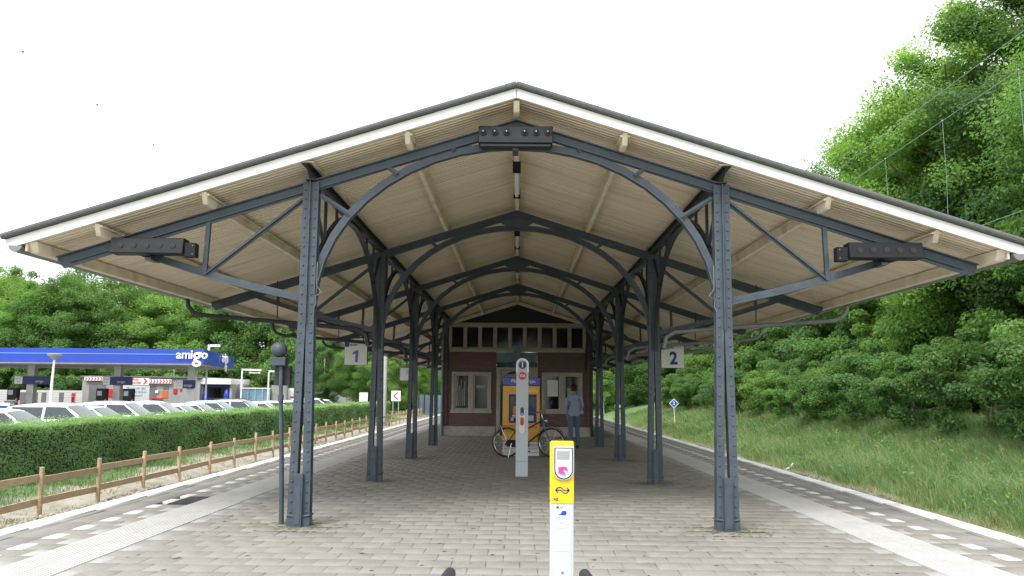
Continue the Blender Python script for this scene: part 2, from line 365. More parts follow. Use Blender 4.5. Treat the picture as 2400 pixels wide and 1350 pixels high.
class Tiles:
    def __init__(s): s.V = []; s.F = []; s.T = []
    def add(s, V, Fq, t):
        o = len(s.V); s.V += V; s.F += [tuple(i+o for i in f) for f in Fq]; s.T += [t]*len(Fq)
    def build(s, name, m, parent): return stuff(obj(name, np_mesh(name, np.array(s.V), np.array(s.F), np.array(s.T)), m, parent))
HALF = 3.71; NT = 24; PX = 2*HALF/(NT+.5)
tiles = {'concrete': [], 'pale': [], 'white': []}
row = 0; y = YB
ys = []
while y < 60: ys.append(y); y += TP
for r_, y in enumerate(ys):
    cols = []
    x = -HALF
    if r_ % 2: cols.append((x, x+PX/2, 'pale')); x += PX/2
    for k in range(NT): cols.append((x, x+PX, 'concrete')); x += PX
    if r_ % 2 == 0: cols.append((x, x+PX/2, 'pale'))
    for x0, x1, k in cols:
        if y > 32 and abs((x0+x1)/2) < 2.4: continue
        tiles[k].append((x0, x1, y))
    for sg in (-1, 1):
        a, b = 4.31, 4.775
        if r_ % 2: segs_ = [(a, a+.31, 'concrete'), (a+.31, b, 'white')]
        else: segs_ = [(a, a+.155, 'pale'), (a+.155, b, 'concrete')]
        for p, q, k in segs_:
            if sg < 0 and 11.6 < y < 12.3 and not (k == 'white'): continue
            x0, x1 = sorted((sg*p, sg*q)); tiles[k].append((x0, x1, y))
tm = {'concrete': concrete, 'pale': concrete_p, 'white': concrete_w}
indiv = {'concrete': 190, 'pale': 50, 'white': 60}
for k, lst in tiles.items():
    vis = [t for t in lst if t[2] > 6.7 and abs((t[0]+t[1])/2-.05) < .597*(t[2]+.15)]
    vis.sort(key=lambda t: t[2]); near = set(vis[:indiv[k]]); T = Tiles(); cache = {}
    for t in lst:
        wd = t[1]-t[0]; tv = float(np.clip(rng.normal(.5, .22), 0, 1)); dz = list(rng.normal(0, .0014, 4)); z = rng.normal(0, .0012)
        if t in near:
            key = (round(wd, 3), rng.integers(0, 7))
            if key not in cache:
                V, Fq = tile_verts(-wd/2+G/2, wd/2-G/2, -TP/2+G/2, TP/2-G/2, 0, dz=dz)
                cache[key] = np_mesh('paver', np.array(V), np.array(Fq), np.full(len(Fq), tv)); cache[key].materials.append(tm[k])
            o = obj('paver', cache[key], None, plat); o.location = ((t[0]+t[1])/2, t[2]+TP/2, z)
        else:
            V, Fq = tile_verts(t[0]+G/2, t[1]-G/2, t[2]+G/2, t[2]+TP-G/2, z, dz=dz); T.add(V, Fq, tv)
    T.build('pavers', tm[k], plat)
# ribbed guide tiles
def rib_tile(tv):
    m_ = MB(); n = 7; wd = TP-G; p = wd/n
    poly = [(-wd/2, -.05)]
    for i in range(n):
        a = -wd/2+i*p; poly += [(a+.006, -.014), (a+.0085, .0065), (a+p-.0085, .0065), (a+p-.006, -.014)]
    poly += [(wd/2, -.05)]
    m_.prism(poly, -TP/2+.0004, TP/2-.0004); return set_tint(m_.mesh('guide_tile'), tv)
ribs = [rib_tile(v) for v in (.3, .42, .5, .58, .7)]
for r_ in ribs: r_.materials.append(tactile)
cand = [(sg*(3.71+TP*(c+.5)), y) for y in ys for c in (0, 1) for sg in (-1, 1)]
vis = sorted([c for c in cand if c[1] > 6.7 and abs(c[0]-.05) < .6*(c[1]+.15) and c[1] < 30], key=lambda c: c[1])[:280]
for c in vis:
    o = obj('guide_tile', random.choice(ribs), None, plat); o.location = (c[0], c[1]+TP/2, rng.normal(0, .0003))
T = Tiles()
for c in set(cand)-set(vis):
    V, Fq = tile_verts(c[0]-TP/2+G/2, c[0]+TP/2-G/2, c[1]+G/2, c[1]+TP-G/2, .002); T.add(V, Fq, float(rng.uniform(0, 1)))
T.build('guide_tiles', tactile, plat)
# edge slabs, narrow strip, white coping
def slab_row(x0, x1, z, ln, name, m, y0=YB, y1=60, th=.05, n=4):
    mss = []
    for i in range(n):
        V, Fq = tile_verts(-(x1-x0)/2+.003, (x1-x0)/2-.003, -ln/2+.004, ln/2-.004, 0, .008, list(rng.normal(0, .001, 4)))
        V = [(a, b, c if c > -.04 else -th) for a, b, c in V]
        me = np_mesh(name, np.array(V), np.array(Fq), np.full(len(Fq), .15+.7*i/n)); me.materials.append(m); mss.append(me)
    k = 0
    while y0+k*ln < y1:
        o = obj(name, random.choice(mss), None, plat); o.location = ((x0+x1)/2, y0+(k+.5)*ln, z+rng.normal(0, .001)); k += 1
for sg in (-1, 1):
    for a, b, z, ln, nm, m_, th in ((4.78, 5.11, -.002, 1.0, 'edge_slab', slabm, .05), (5.115, 5.225, .0, 1.0, 'edge_strip', slabm, .05), (5.23, 5.46, .014, 1.5, 'edge_coping', kerbw, .22)):
        x0, x1 = sorted((sg*a, sg*b)); slab_row(x0, x1, z, ln, nm, m_, th=th)
    x0, x1 = sorted((sg*5.201, sg*5.36)); MB().span(x0, x1, YB, YE, -.95, -.21).build('edge_wall', slabm, plat)
m_ = MB().span(-4.61, -4.32, 11.62, 12.48, -.03, .0)
for i in range(7):
    for j in range(21): m_.box((-4.59+i*.0417, 11.65+j*.04, .003), (.028, .027, .008))
m_.build('manhole_cover', blackm, plat)
# far end beyond the laid paving
MB().span(-5.2, 5.2, 60.3, YE, -.05, -.004).build('far_paving', concrete, plat)

# ------------------------------------------------------------------ platform canopy
D1, SP, CX = 9.913, 5.086, 2.408
SL = .315; CE0 = 4.88                                   # ceiling: slope, height at the ridge
ceil = lambda x: CE0-SL*abs(x)
RX = 5.75; YF, YR = 9.5, 62.0
can = thing('station_canopy', 'long gabled platform canopy with riveted blue grey columns and cream boarded ceiling', 'canopy')
nrm = Vector((SL, 0, 1)).normalized()
for sg in (-1, 1):
    T = Tiles(); bw = .092; n = int((YR-YF)/bw)
    for i in range(n):
        y0 = YF+.03+i*bw; y1 = y0+bw-.0018; dz = rng.normal(0, .0008)
        xs_ = (0.0, 2.3, 4.2, RX-.02)
        V = []
        for x in xs_: V += [(sg*x, y0, ceil(x)+dz), (sg*x, y1, ceil(x)+dz), (sg*x, y0, ceil(x)+.018), (sg*x, y1, ceil(x)+.018)]
        Fq = []
        for k in range(3):
            a = 4*k; Fq += [(a, a+1, a+5, a+4), (a, a+4, a+6, a+2), (a+1, a+3, a+7, a+5)]
        T.add(V, Fq, float(np.clip(rng.normal(.5, .25), 0, 1)))
    T.build('ceiling_boards', boards, can)
    def slope_slab(z0, z1, xa, xb, ya, yb): return MB().prism([(sg*xa, ceil(xa)+z0), (sg*xb, ceil(xb)+z0), (sg*xb, ceil(xb)+z1), (sg*xa, ceil(xa)+z1)], ya, yb)
    slope_slab(.019, .115, 0, RX-.005, YF+.03, YR).build('roof_deck', timber, can)
    slope_slab(.117, .160, 0, RX+.03, YF-.03, YR).build('roof_covering', roofing, can)
    slope_slab(-.006, .104, .004, RX, YF, YF+.026).build('bargeboard', whitep, can)
    MB().tube([(sg*.0, YF-.03, CE0+.142), (sg*(RX+.03), YF-.03, ceil(RX+.03)+.142)], .036, 10).build('roof_edge_roll', roofing, can)
    # purlins, fascia and gutter
    for xp in (1.25, 3.55, 4.75):
        z = ceil(xp); pd = .145
        poly = [(YF+.035, z-.012), (YF+.10, z-pd), (YR, z-pd), (YR, z-.006)]
        m_ = MB().prism(poly, sg*xp-.03, sg*xp+.03, 'x'); m_.build('purlin', timber, can, bevel=.006)
        MB().span(sg*xp-.055, sg*xp+.055, YF+.06, YR, z-.03-.02, z-.03+.0).build('purlin_moulding', timber, can)
    xp = 5.46; z = ceil(xp)
    MB().prism([(YF+.035, z-.0), (YF+.09, z-.13), (YR, z-.13), (YR, z-.0)], sg*xp-.05, sg*xp+.05, 'x').build('eaves_beam', timber, can, bevel=.006)
    MB().span(*sorted((sg*5.512, sg*5.535)), YF+.03, YR, ceil(5.5)-.10, ceil(5.5)+.0).build('fascia_board', timber, can)
    gut = MB(); gc = (sg*5.635, ceil(5.635)+.0); pts = [(gc[0]+.075*math.cos(math.pi+math.pi*i/8), gc[1]+.075*math.sin(math.pi+math.pi*i/8)) for i in range(9)]
    pin = [(gc[0]+.069*math.cos(2*math.pi-math.pi*i/8), gc[1]+.069*math.sin(2*math.pi-math.pi*i/8)) for i in range(9)]
    gut.prism(pts+pin, YF+.0, YR).build('gutter', zinc, can)
    MB().prism(pts, YF-.004, YF+.002).build('gutter_end', zinc, can)
MB().prism([(YF+.035, CE0-.03), (YF+.10, CE0-.15), (YR, CE0-.15), (YR, CE0-.02)], -.035, .035, 'x').build('ridge_beam', timber, can, bevel=.006)

def rivet(m_, c, r=.013, ax='y', sgn=-1):
    n = 6; vs = []
    for rr, h in ((r, 0), (r*.78, r*.6), (r*.35, r*.85)):
        for k in range(n):
            a = 2*math.pi*k/n
            vs.append((c[0]+rr*math.cos(a), c[1]+sgn*h, c[2]+rr*math.sin(a)) if ax == 'y' else (c[0]+sgn*h, c[1]+rr*math.cos(a), c[2]+rr*math.sin(a)))
    m_.add(vs, [(q*n+k, q*n+(k+1) % n, q*n+n+(k+1) % n, q*n+n+k) for q in (0, 1) for k in range(n)]+[tuple(2*n+k for k in range(n))])
ZT = 3.955
def column(x, y, full=True):
    # two riveted angle-iron legs that part below z = 2.28
    c = None
    off = lambda z: .084-.036*min(z, 2.28)/2.28            # leg centre offset from the axis
    zs_ = [0, 2.28, ZT]
    rv = MB(); first = None
    for s in (-1, 1):
        m_ = MB()
        for yo, th in ((-.058, .012), (.058, .012)):
            for z0, z1 in ((0, 2.28), (2.28, ZT)):
                a, b = off(z0), off(z1); h = .045
                V = [(x+s*a-h, y+yo-th/2, z0), (x+s*a+h, y+yo-th/2, z0), (x+s*a+h, y+yo+th/2, z0), (x+s*a-h, y+yo+th/2, z0),
                     (x+s*b-h, y+yo-th/2, z1), (x+s*b+h, y+yo-th/2, z1), (x+s*b+h, y+yo+th/2, z1), (x+s*b-h, y+yo+th/2, z1)]
                m_.add(V, [(3, 2, 1, 0), (4, 5, 6, 7), (0, 1, 5, 4), (1, 2, 6, 5), (2, 3, 7, 6), (3, 0, 4, 7)])
        for z0, z1 in ((0, 2.28), (2.28, ZT)):               # web plate of the leg
            a, b = x+s*(off(z0)-.036), x+s*(off(z1)-.036)
            V = [(a-.007, y-.052, z0), (a+.007, y-.052, z0), (a+.007, y+.052, z0), (a-.007, y+.052, z0), (b-.007, y-.052, z1), (b+.007, y-.052, z1), (b+.007, y+.052, z1), (b-.007, y+.052, z1)]
            m_.add(V, [(3, 2, 1, 0), (4, 5, 6, 7), (0, 1, 5, 4), (1, 2, 6, 5), (2, 3, 7, 6), (3, 0, 4, 7)])
        leg = m_.build('column_leg', steel, can)
        rv = MB(); z = .16
        while z < ZT-.05:
            rivet(rv, (x+s*off(z)+s*.010, y-.064, z), .0145)
            if full: pass
            z += .112
        stuff(rv.build('rivets', steel, leg))
        f = MB().tube([(x+s*.03, y-.07, .11), (x+s*.122, y-.07, .125), (x+s*.130, y-.0, .125), (x+s*.130, y+.06, .125)], .015, 8)
        f.span(*sorted((x+s*.032, x+s*.130)), y-.076, y+.076, 0, .10)
        f.build('column_foot', steel, leg)
    MB().span(x-.006, x+.006, y-.105, y+.105, 2.26, ZT).build('centre_fin', steel, can)
    if full:
        rv = MB(); z = 2.4
        while z < ZT-.1: rivet(rv, (x+.006, y-.09, z), .011, 'x', 1); z += .112
        stuff(rv.build('fin_rivets', steel, can))
    sh = MB().span(x-.048, x+.048, y-.12, y-.078, 0, .585).build('base_shoe', steel, can, bevel=.005)
    MB().span(x-.032, x+.032, y-.127, y-.12, .03, .545).build('shoe_cover', steel, sh, bevel=.003)
rafter_z = lambda x: ceil(x)-.15
def angle_bar(name, a, b, wd=.07, h=.07, m=steel, parent=None, up=(0, 0, 1)):
    """L-shaped rolled section"""
    a, b = Vector(a), Vector(b); t = (b-a).normalized(); s = t.cross(Vector(up)).normalized(); u = s.cross(t)
    m_ = MB().bar(a-u*(h/2-.006), b-u*(h/2-.006), wd, .012, up); m_.bar(a+s*(wd/2-.006)*0, b, .012, h-.03, up)
    return m_.build(name, m, parent)
def ell(a, z0, bz, n=22, th0=0.0): return [(a*math.cos(th), z0+bz*math.sin(th)) for th in [th0+(math.pi-2*th0)*i/n for i in range(n+1)]]
def truss(i):
    y = D1+i*SP; full = i < 4
    if full:
        for s in (-1, 1): column(s*CX, y, i < 2)
        pts = [(px_, y, pz) for px_, pz in ell(CX-.09, 2.50, 1.885)]
        ar = MB().path(pts, .10, .014, (0, 0, 1)); pts2 = [(px_*1.012, y, pz+.048) for px_, pz in ell(CX-.09, 2.50, 1.885)]
        ar.path(pts2, .014, .085, (0, 0, 1)); ar.build('arch_rib', steel, can)
        for s in (-1, 1):
            for (xa, za, xb, zb) in ((2.30, 3.80, 1.925, 3.56), (1.52, rafter_z(1.52)-.1, 1.40, 4.06), (.765, rafter_z(.765)-.1, .73, 4.36)):
                st = MB().bar((s*xa, y-.02, za), (s*xb, y-.02, zb), .012, .06, (0, 1, 0)).bar((s*xa, y-.02, za), (s*xb, y-.02, zb), .055, .012, (0, 1, 0))
                b = st.build('arch_strut', steel, can)
                if i < 2:
                    rv = MB()
                    for t in (.55, .75, .93): rivet(rv, (s*(xa+(xb-xa)*t), y-.027, za+(zb-za)*t), .012)
                    stuff(rv.build('rivets', steel, b))
        MB().prism([(-.30, rafter_z(.3)-.02), (0, rafter_z(0)-.0), (.30, rafter_z(.3)-.02), (.28, rafter_z(.3)-.13), (.09, 4.42), (-.09, 4.42), (-.28, rafter_z(.3)-.13)], y-.018, y+.018).build('ridge_gusset', steel, can)
    for s in (-1, 1):
        x0 = 0 if full else 2.6
        # rafter: rolled tee
        za, zb = rafter_z(x0), rafter_z(5.36)
        rf = MB().prism([(s*x0, za), (s*5.36, zb), (s*5.36, zb-.05), (s*5.28, zb-.135), (s*x0, za-.115)], y-.014, y+.014)
        rf.prism([(s*x0, za+.004), (s*5.36, zb+.004), (s*5.36, zb-.012), (s*x0, za-.012)], y-.055, y+.055)
        rf.prism([(s*x0, za-.103), (s*5.2, rafter_z(5.2)-.103), (s*5.2, rafter_z(5.2)-.117), (s*x0, za-.117)], y-.045, y+.045)
        rf.build('rafter', steel, can)
        # curved tie under the cantilever
        tp = [(2.47, 2.545), (3.0, 2.66), (3.63, 2.825), (4.25, 3.02), (4.78, 3.2)]
        ti = MB().path([(s*a, y, b) for a, b in tp], .11, .014).path([(s*a, y, b+.04) for a, b in tp], .014, .08)
        ti.build('tie_beam', steel, can)
        MB().bar((s*3.63, y, 2.84), (s*3.61, y, rafter_z(3.61)-.1), .05, .05, (0, 1, 0)).build('hanger_post', steel, can)
        MB().bar((s*4.2, y, 3.03), (s*4.19, y, rafter_z(4.19)-.1), .045, .045, (0, 1, 0)).build('hanger_post', steel, can)
        b = MB().bar((s*2.49, y-.012, 3.76), (s*3.6, y-.012, 2.86), .012, .062, (0, 1, 0)).bar((s*2.49, y, 3.76), (s*3.6, y, 2.86), .06, .012, (0, 1, 0)).build('diagonal_brace', steel, can)
for i in range(10): truss(i)
for s in (-1, 1):
    x = s*CX
    z0 = ceil(CX)
    g = MB().prism([(YF+.06, z0-.01), (YF+.13, z0-.06), (YF+.3, z0-.15), (YR, z0-.15), (YR, z0-.01)], x-.006, x+.006, 'x')
    g.span(x-.05, x+.05, YF+.28, YR, z0-.162, z0-.15).span(x-.05, x+.05, YF+.06, YR, z0-.028, z0-.016); g.build('main_girder', steel_d, can)
    MB().span(x-.09, x+.09, YF+.05, YR, z0-.016+.0, z0-.002).build('girder_moulding', timber, can)
    for i in range(4):
        ya, yb = D1+i*SP, D1+(i+1)*SP; ym = (ya+yb)/2
        pts = [(x, ym+a, b) for a, b in ell((yb-ya)/2-.1, 2.25, 1.68)]
        ar = MB().path(pts, .085, .014).path([(p[0], ym+(p[1]-ym)*.992, p[2]+.038) for p in pts], .014, .07); ar.build('long_arch_rib', steel_d, can)
        for dy in (-1.8, -1.15, 1.15, 1.8):
            zz = 2.25+1.68*math.sqrt(max(0, 1-(dy/((yb-ya)/2-.1))**2))
            MB().bar((x, ym+dy, zz), (x, ym+dy, z0-.15), .035, .035, (1, 0, 0)).build('spandrel_post', steel_d, can)
        for e, yy in ((1, ya), (-1, yb)):
            MB().bar((x, yy+e*.1, 3.85), (x, yy+e*.72, 3.30), .03, .04, (1, 0, 0)).build('spandrel_brace', steel_d, can)
# downpipes from the gutters to the columns
for i in (1, 2, 3):
    for s in (-1, 1):
        y = D1+i*SP-.16
        pts = [(s*5.6, y-.35, 3.06), (s*5.58, y-.35, 2.93), (s*5.5, y-.34, 2.83), (s*5.36, y-.32, 2.78), (s*3.7, y-.15, 2.66), (s*2.75, y, 2.585), (s*2.6, y+.02, 2.5), (s*2.56, y+.02, 2.3)]
        MB().tube(pts, .038, 10).build('downpipe', zinc if s > 0 else steel_d, can)
        MB().bar((s*4.1, y-.18, 2.74), (s*4.12, y-.18, 3.40), .016, .016, (0, 1, 0)).build('pipe_hanger', steel_d, can)

mossm = mat('joint_moss', (.17, .165, .075), .95, var=.3, scale=20, tint=.3)
mp_, ms_ = [], []
for i in range(3):
    for s_ in (-1, 1):
        n = 420; a = rng.uniform(0, 6.28, n); rr = .12+np.abs(rng.normal(0, .17, n)); x = s_*CX+rr*np.cos(a)*1.3; y = D1+i*SP-.05+rr*np.sin(a)
        snap = rng.uniform(0, 1, n) < .6; y = np.where(snap, np.round((y-YB)/TP)*TP+YB+rng.normal(0, .006, n), y)
        mp_.append(np.stack([x, y, np.full(n, .0035)+rng.uniform(0, .003, n)], -1)); ms_.append(rng.uniform(.008, .028, n))
P_ = np.concatenate(mp_); n = len(P_); S_ = np.concatenate(ms_)[:, None]; a = rng.uniform(0, 6.28, n)
e1 = np.stack([np.cos(a), np.sin(a), 0*a], -1)*S_; e2 = np.stack([-np.sin(a), np.cos(a), 0*a], -1)*S_*.6
stuff(obj('moss', np_mesh('moss', np.stack([P_-e1, P_+e2, P_+e1, P_-e2], 1).reshape(-1, 3), np.arange(4*n).reshape(n, 4), rng.uniform(0, 1, n)), mossm, plat))

gumm = mat('trodden_gum', (.15, .14, .125), .9, var=.2, scale=20, tint=.6)
n = 420; c_ = np.stack([rng.uniform(-3.5, 3.5, n), 6.8+26*rng.uniform(0, 1, n)**1.5, np.full(n, .0055)], -1); r_ = rng.uniform(.008, .026, n)
hexa = np.stack([np.stack([r_*np.cos(k*math.pi/3)*(1+.25*math.sin(k*2.1)), r_*np.sin(k*math.pi/3), 0*r_], -1)+c_ for k in range(6)], 1)
stuff(obj('gum_spots', np_mesh('gum_spots', hexa.reshape(-1, 3), np.arange(6*n).reshape(n, 6), rng.uniform(0, 1, n)), gumm, plat))

# strip lights under the ridge
for i, (y0, y1) in enumerate(((11.75, 13.3), (16.6, 18.1), (21.7, 23.2))):
    t = thing('strip_light', 'unlit white fluorescent strip light under the ridge beam, '+('between the first and second arches' if i == 0 else 'between the second and third arches' if i == 1 else 'between the third and fourth arches'), 'light', (0, y0, 4.62), 0, 'strip lights along the ridge')
    MB().span(-.05, .05, 0, y1-y0, .01, .11).build('housing', greyp, t)
    MB().lathe([(.028, .05), (.028, y1-y0-.05)], (0, 0, -.02), 10, 'y').build('tube', whites, t)
    MB().span(-.055, .055, -.035, .0, -.05, .115).build('end_cap', black, t)
    MB().span(-.055, .055, y1-y0, y1-y0+.035, -.05, .115).build('end_cap', black, t)

# departure lamp boxes on the front truss
def lamp_box(x, z, wd, h, label, six_lens):
    t = thing('lamp_box', label, 'lamp box', (x, D1-.18, z), 0, 'black lamp boxes on the front truss')
    m_ = MB().prism([(-.11, 0), (.10, 0), (.10, h), (-.07, h)], -wd/2, wd/2, 'x'); m_.build('housing', black, t, bevel=.008)
    n = 6 if six_lens else 0
    for k in range(n):
        xx = (-.375+.135*(k if k < 3 else k+.55))*wd/.86
        yy = -.103
        r = MB().lathe([(.042, 0), (.042, -.004), (.036, -.005), (.030, -.003)], (xx, yy+.006, h*.62), 14, 'y').build('lens_ring', black, t)
        MB().lathe([(.028, -.004), (.016, -.010), (.004, -.013)], (xx, yy+.002, h*.62), 10, 'y').build('lens', black if not six_lens else chrome if False else black, r)
        if six_lens: MB().ball((xx, yy-.014, h*.62+.006), .006, 8, 5).build('lens_glint', whites, r)  # white dot puts a painted glint on each lens
    if six_lens: MB().span(-wd/2+.02, wd/2-.02, -.09, .06, -.038, -.002).build('lower_hood', blackm, t, bevel=.006)
    else:
        for k in range(5): MB().lathe([(.034, 0), (.034, -.0025), (.028, -.003)], ((k-2)*.15, -.0985, h*.5), 14, 'y').build('lens_disc', blackm, t)
    MB().span(-.035, .035, -.03, .22, -.065, -.0385).build('bracket', steel, t)
    if not six_lens:
        s = 1 if x < 0 else -1
        MB().span(*sorted((s*wd/2, s*(wd/2+.13))), -.06, .06, -.03, h*.72).build('side_box', black, t, bevel=.006)
        rv = MB()
        for zz in (.0, .1): rivet(rv, (s*(wd/2+.10), -.061, zz), .008)
        stuff(rv.build('bolts', zinc, t))
    return t
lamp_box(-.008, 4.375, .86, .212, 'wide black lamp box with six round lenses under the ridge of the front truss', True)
lamp_box(-4.215, 3.05, .84, .185, 'black lamp box in the front truss bracket on the car park side', False)
lamp_box(4.215, 3.065, .84, .185, 'black lamp box in the front truss bracket on the grass bank side', False)

# hanging platform number boards and clock
def number_board(x, y, z, num, label, xs):
    t = thing('platform_sign', label, 'sign', (x, y, z), 0, 'platform number boards')
    h = .53
    MB().span(-h/2, h/2, -.04, .04, 0, h).build('sign_box', blackm, t, bevel=.006)
    MB().span(-h/2+.004, h/2-.004, -.047, -.04, .006, h-.006).build('sign_face', whited, t)
    MB().span(-h/2+.004, -h/2+.105, -.052, -.0475, h-.105, h-.006).build('corner_square', navy, t)
    text('lettering', 'spoor', .075, (-h/2+.21, -.05, h-.055), navy, t, bold=.001)
    if num == '1': MB().prism([(-.015, .07), (.045, .07), (.062, .345), (.012, .345), (-.075, .29), (-.068, .245), (-.005, .277)], -.052, -.0475).build('number', bluep, t)
    else: text('number', num, .40, (.02, -.05, h*.41), navy, t, bold=.014, ax=.9)
    for q in (-.16, .16): MB().bar((q, 0, h), (q, 0, xs), .022, .022, (0, 1, 0)).build('hanger', steel_d, t)
    MB().bar((-.2, 0, xs), (.2, 0, xs), .03, .03, (0, 0, 1)).build('hanger_rail', steel_d, t)
a = at(834, 856, D1+2*SP); number_board(a.x, a.y, a.z, '1', 'square white hanging board with a blue number 1', 2.77-a.z+.0)
a = at(1576, 863, D1+2*SP); number_board(a.x, a.y, a.z, '2', 'square white hanging board with a navy number 2', 2.80-a.z)
a = at(953, 893, D1+4*SP-.1); t = thing('station_clock', 'square white station clock hanging from the canopy bracket', 'clock', a)
MB().span(-.24, .24, -.07, .07, 0, .48).build('case', blackm, t, bevel=.012)
MB().span(-.222, .222, -.078, -.07, .018, .462).build('dial', whites, t)
tk = MB()
for k in range(12):
    q = R(30*k); tk.bar((.155*math.sin(q), -.081, .24+.155*math.cos(q)), (.195*math.sin(q), -.081, .24+.195*math.cos(q)), .006, .02, (0, 1, 0))
tk.build('hour_marks', navy, t)
MB().bar((0, -.084, .24), (.08, -.084, .29), .006, .022, (0, 1, 0)).build('hour_hand', black, t)
MB().bar((0, -.088, .24), (.03, -.088, .40), .006, .016, (0, 1, 0)).build('minute_hand', black, t)
MB().bar((0, 0, .48), (0, 0, 2.72-a.z), .03, .03, (0, 1, 0)).build('hanger', steel_d, t)

# ------------------------------------------------------------------ station building
YW = 31.0; BW = 2.62
sb = thing('station_building', 'red brick station building with cream windows under the canopy', 'building', (0, YW, 0))
def wl(x0, x1, z0, z1, name='wall', m=None, y0=0, y1=.25): return MB().span(x0, x1, y0, y1, z0, z1).build(name, m or brick, sb)
LW, RW = (-2.34, -.92), (.89, 2.35); WZ = (.86, 2.27)
for x0, x1, z0, z1 in ((-BW, LW[0], .34, 4.1), (LW[1], -.74, .34, 3.05), (.74, RW[0], .34, 3.05), (RW[1], BW, .34, 4.1)): wl(x0, x1, z0, z1)
for a_ in (LW, RW):
    wl(a_[0], a_[1], .34, WZ[0]-.05); wl(a_[0], a_[1], WZ[1]+.0, 3.05)
    # recessed panel under the window, framed by brick ribs
    wl(a_[0]+.1, a_[1]-.1, .42, .78, 'brick_panel', brick, -.025, -.001)
wl(-BW, BW, .0, .0001+.0, 'threshold', plinth, -.02, .0) if False else None
for x0, x1 in ((-BW-.02, -.76), (.76, BW+.02)): wl(x0, x1, 0, .335, 'plinth', plinth, -.05, .25)
for s in (-1, 1):
    wl(*sorted((s*(BW-.12), s*(BW+.1))), .34, 4.05, 'corner_pilaster', brick, -.07, -.002)
    MB().span(*sorted((s*(BW-.25), s*BW)), .251, 27, 0, 4.05).build('side_wall', brick, sb)
    MB().tube([(s*(BW+.05), -.12, 0), (s*(BW+.05), -.12, 3.9)], .045, 10).build('rain_pipe', bluegrey if s < 0 else steel_d, sb)
    for k in range(4):
        yc = 3+k*5.2; MB().span(*sorted((s*(BW+.002), s*(BW+.03))), yc-.8, yc+.8, .9, 2.4).build('side_window', dglass, sb)
# gable, trim and high window band
MB().prism([(-2.62, 4.05), (2.62, 4.05), (0, 4.05+2.62*SL)], 0.02, .2).build('gable_boards', gablem, sb)
for s in (-1, 1): MB().prism([(0, ceil(0)-.03), (s*2.7, ceil(2.7)-.03), (s*2.7, ceil(2.7)-.16), (0, ceil(0)-.16)], -.05, .012).build('verge_board', timber, sb)
MB().span(-2.42, 2.42, .02, .12, 3.05, 4.05).build('window_band', creamf, sb)
band = MB()
MB().span(-2.44, 2.44, -.05, .018, 3.92, 4.02).build('head_beam', creamf, sb); MB().span(-2.44, 2.44, -.06, .018, 2.99, 3.10).build('transom_beam', creamf, sb)
bw_ = 4.84/9
for k in range(9):
    x0 = -2.42+k*bw_
    f = MB().span(x0+.075, x0+bw_-.075, -.004, .018, 3.16, 3.87).build('high_window', dglass, sb)
for k in range(10):
    x0 = -2.42+k*bw_; MB().span(x0-.055, x0+.055, -.035, .018, 3.10, 3.92).build('mullion', creamf, sb)
def window(x0, x1, label=None):
    wz0, wz1 = WZ
    f = MB(); 
    for a_, b_, c_, d_ in ((x0, x1, wz1-.09, wz1), (x0-.04, x1+.04, wz0-.06, wz0+.05), (x0, x0+.09, wz0+.05, wz1-.09), (x1-.09, x1, wz0+.05, wz1-.09), ((x0+x1)/2-.07, (x0+x1)/2+.07, wz0+.05, wz1-.09)):
        f.span(a_, b_, -.045, .06, c_, d_)
    fr = f.build('window_frame', creamf, sb, bevel=.006)
    for a_, b_ in ((x0+.09, (x0+x1)/2-.07), ((x0+x1)/2+.07, x1-.09)):
        s_ = MB(); z0, z1 = wz0+.05, wz1-.09
        for p, q, c_, d_ in ((a_, b_, z1-.05, z1-.001), (a_, b_, z0+.001, z0+.06), (a_+.001, a_+.05, z0+.06, z1-.05), (b_-.05, b_-.001, z0+.06, z1-.05)): s_.span(p, q, -.02, .05, c_, d_)
        s_.build('sash', creamf, fr)
        MB().span(a_+.05, b_-.05, .012, .02, z0+.06, z1-.05).build('pane', dglass, fr)
    return fr
window(*LW); fr = window(*RW)
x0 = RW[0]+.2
MB().span(x0, x0+.38, .004, .0115, 1.42, 2.0).build('pale_sheet', whited, fr)  # pale sheets put on these panes as the reflection in the glass
MB().span(RW[0]+.92, RW[0]+1.22, .004, .0115, 1.25, 1.72).build('pale_sheet', clad, fr)
MB().span(LW[0]+.88, LW[0]+1.18, .004, .0115, 1.70, 1.79).build('pale_sheet', clad, sb.children[0])
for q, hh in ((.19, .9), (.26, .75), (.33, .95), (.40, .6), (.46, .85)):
    MB().span(LW[0]+q, LW[0]+q+.012, .004, .0115, 1.05, 1.05+hh).build('reflection_streak', whited, sb.children[0])  # pale upright strips painted on as light streaks reflected in the panes
# porch bay
MB().span(-.74, .74, .45, .6, 0, 3.0).build('porch_wall', bluegrey, sb)
MB().span(-.72, .72, -.03, .06, 2.62, 2.98).build('porch_lintel', bluegrey, sb); MB().span(-.74, .74, -.06, .08, 2.36, 2.44).build('porch_transom', creamf, sb)
for s in (-1, 1):
    MB().span(*sorted((s*.60, s*.735)), -.05, .1, 0, 2.36).build('door_post', creamf, sb)
arc = [(.56*math.cos(th), 1.78+.56*math.sin(th)) for th in [math.pi*i/14 for i in range(15)]]
MB().prism([(.599, 1.78), (.599, 2.355), (-.599, 2.355), (-.599, 1.78)]+arc[::-1], .0, .05).build('door_arch', creamf, sb)
MB().span(-.5, .5, .40, .449, 0, 2.2).build('door', dglass, sb)
MB().span(-.12, .13, -.16, -.061, 2.66, 3.14).build('blue_sign_box', bluegrey, sb)

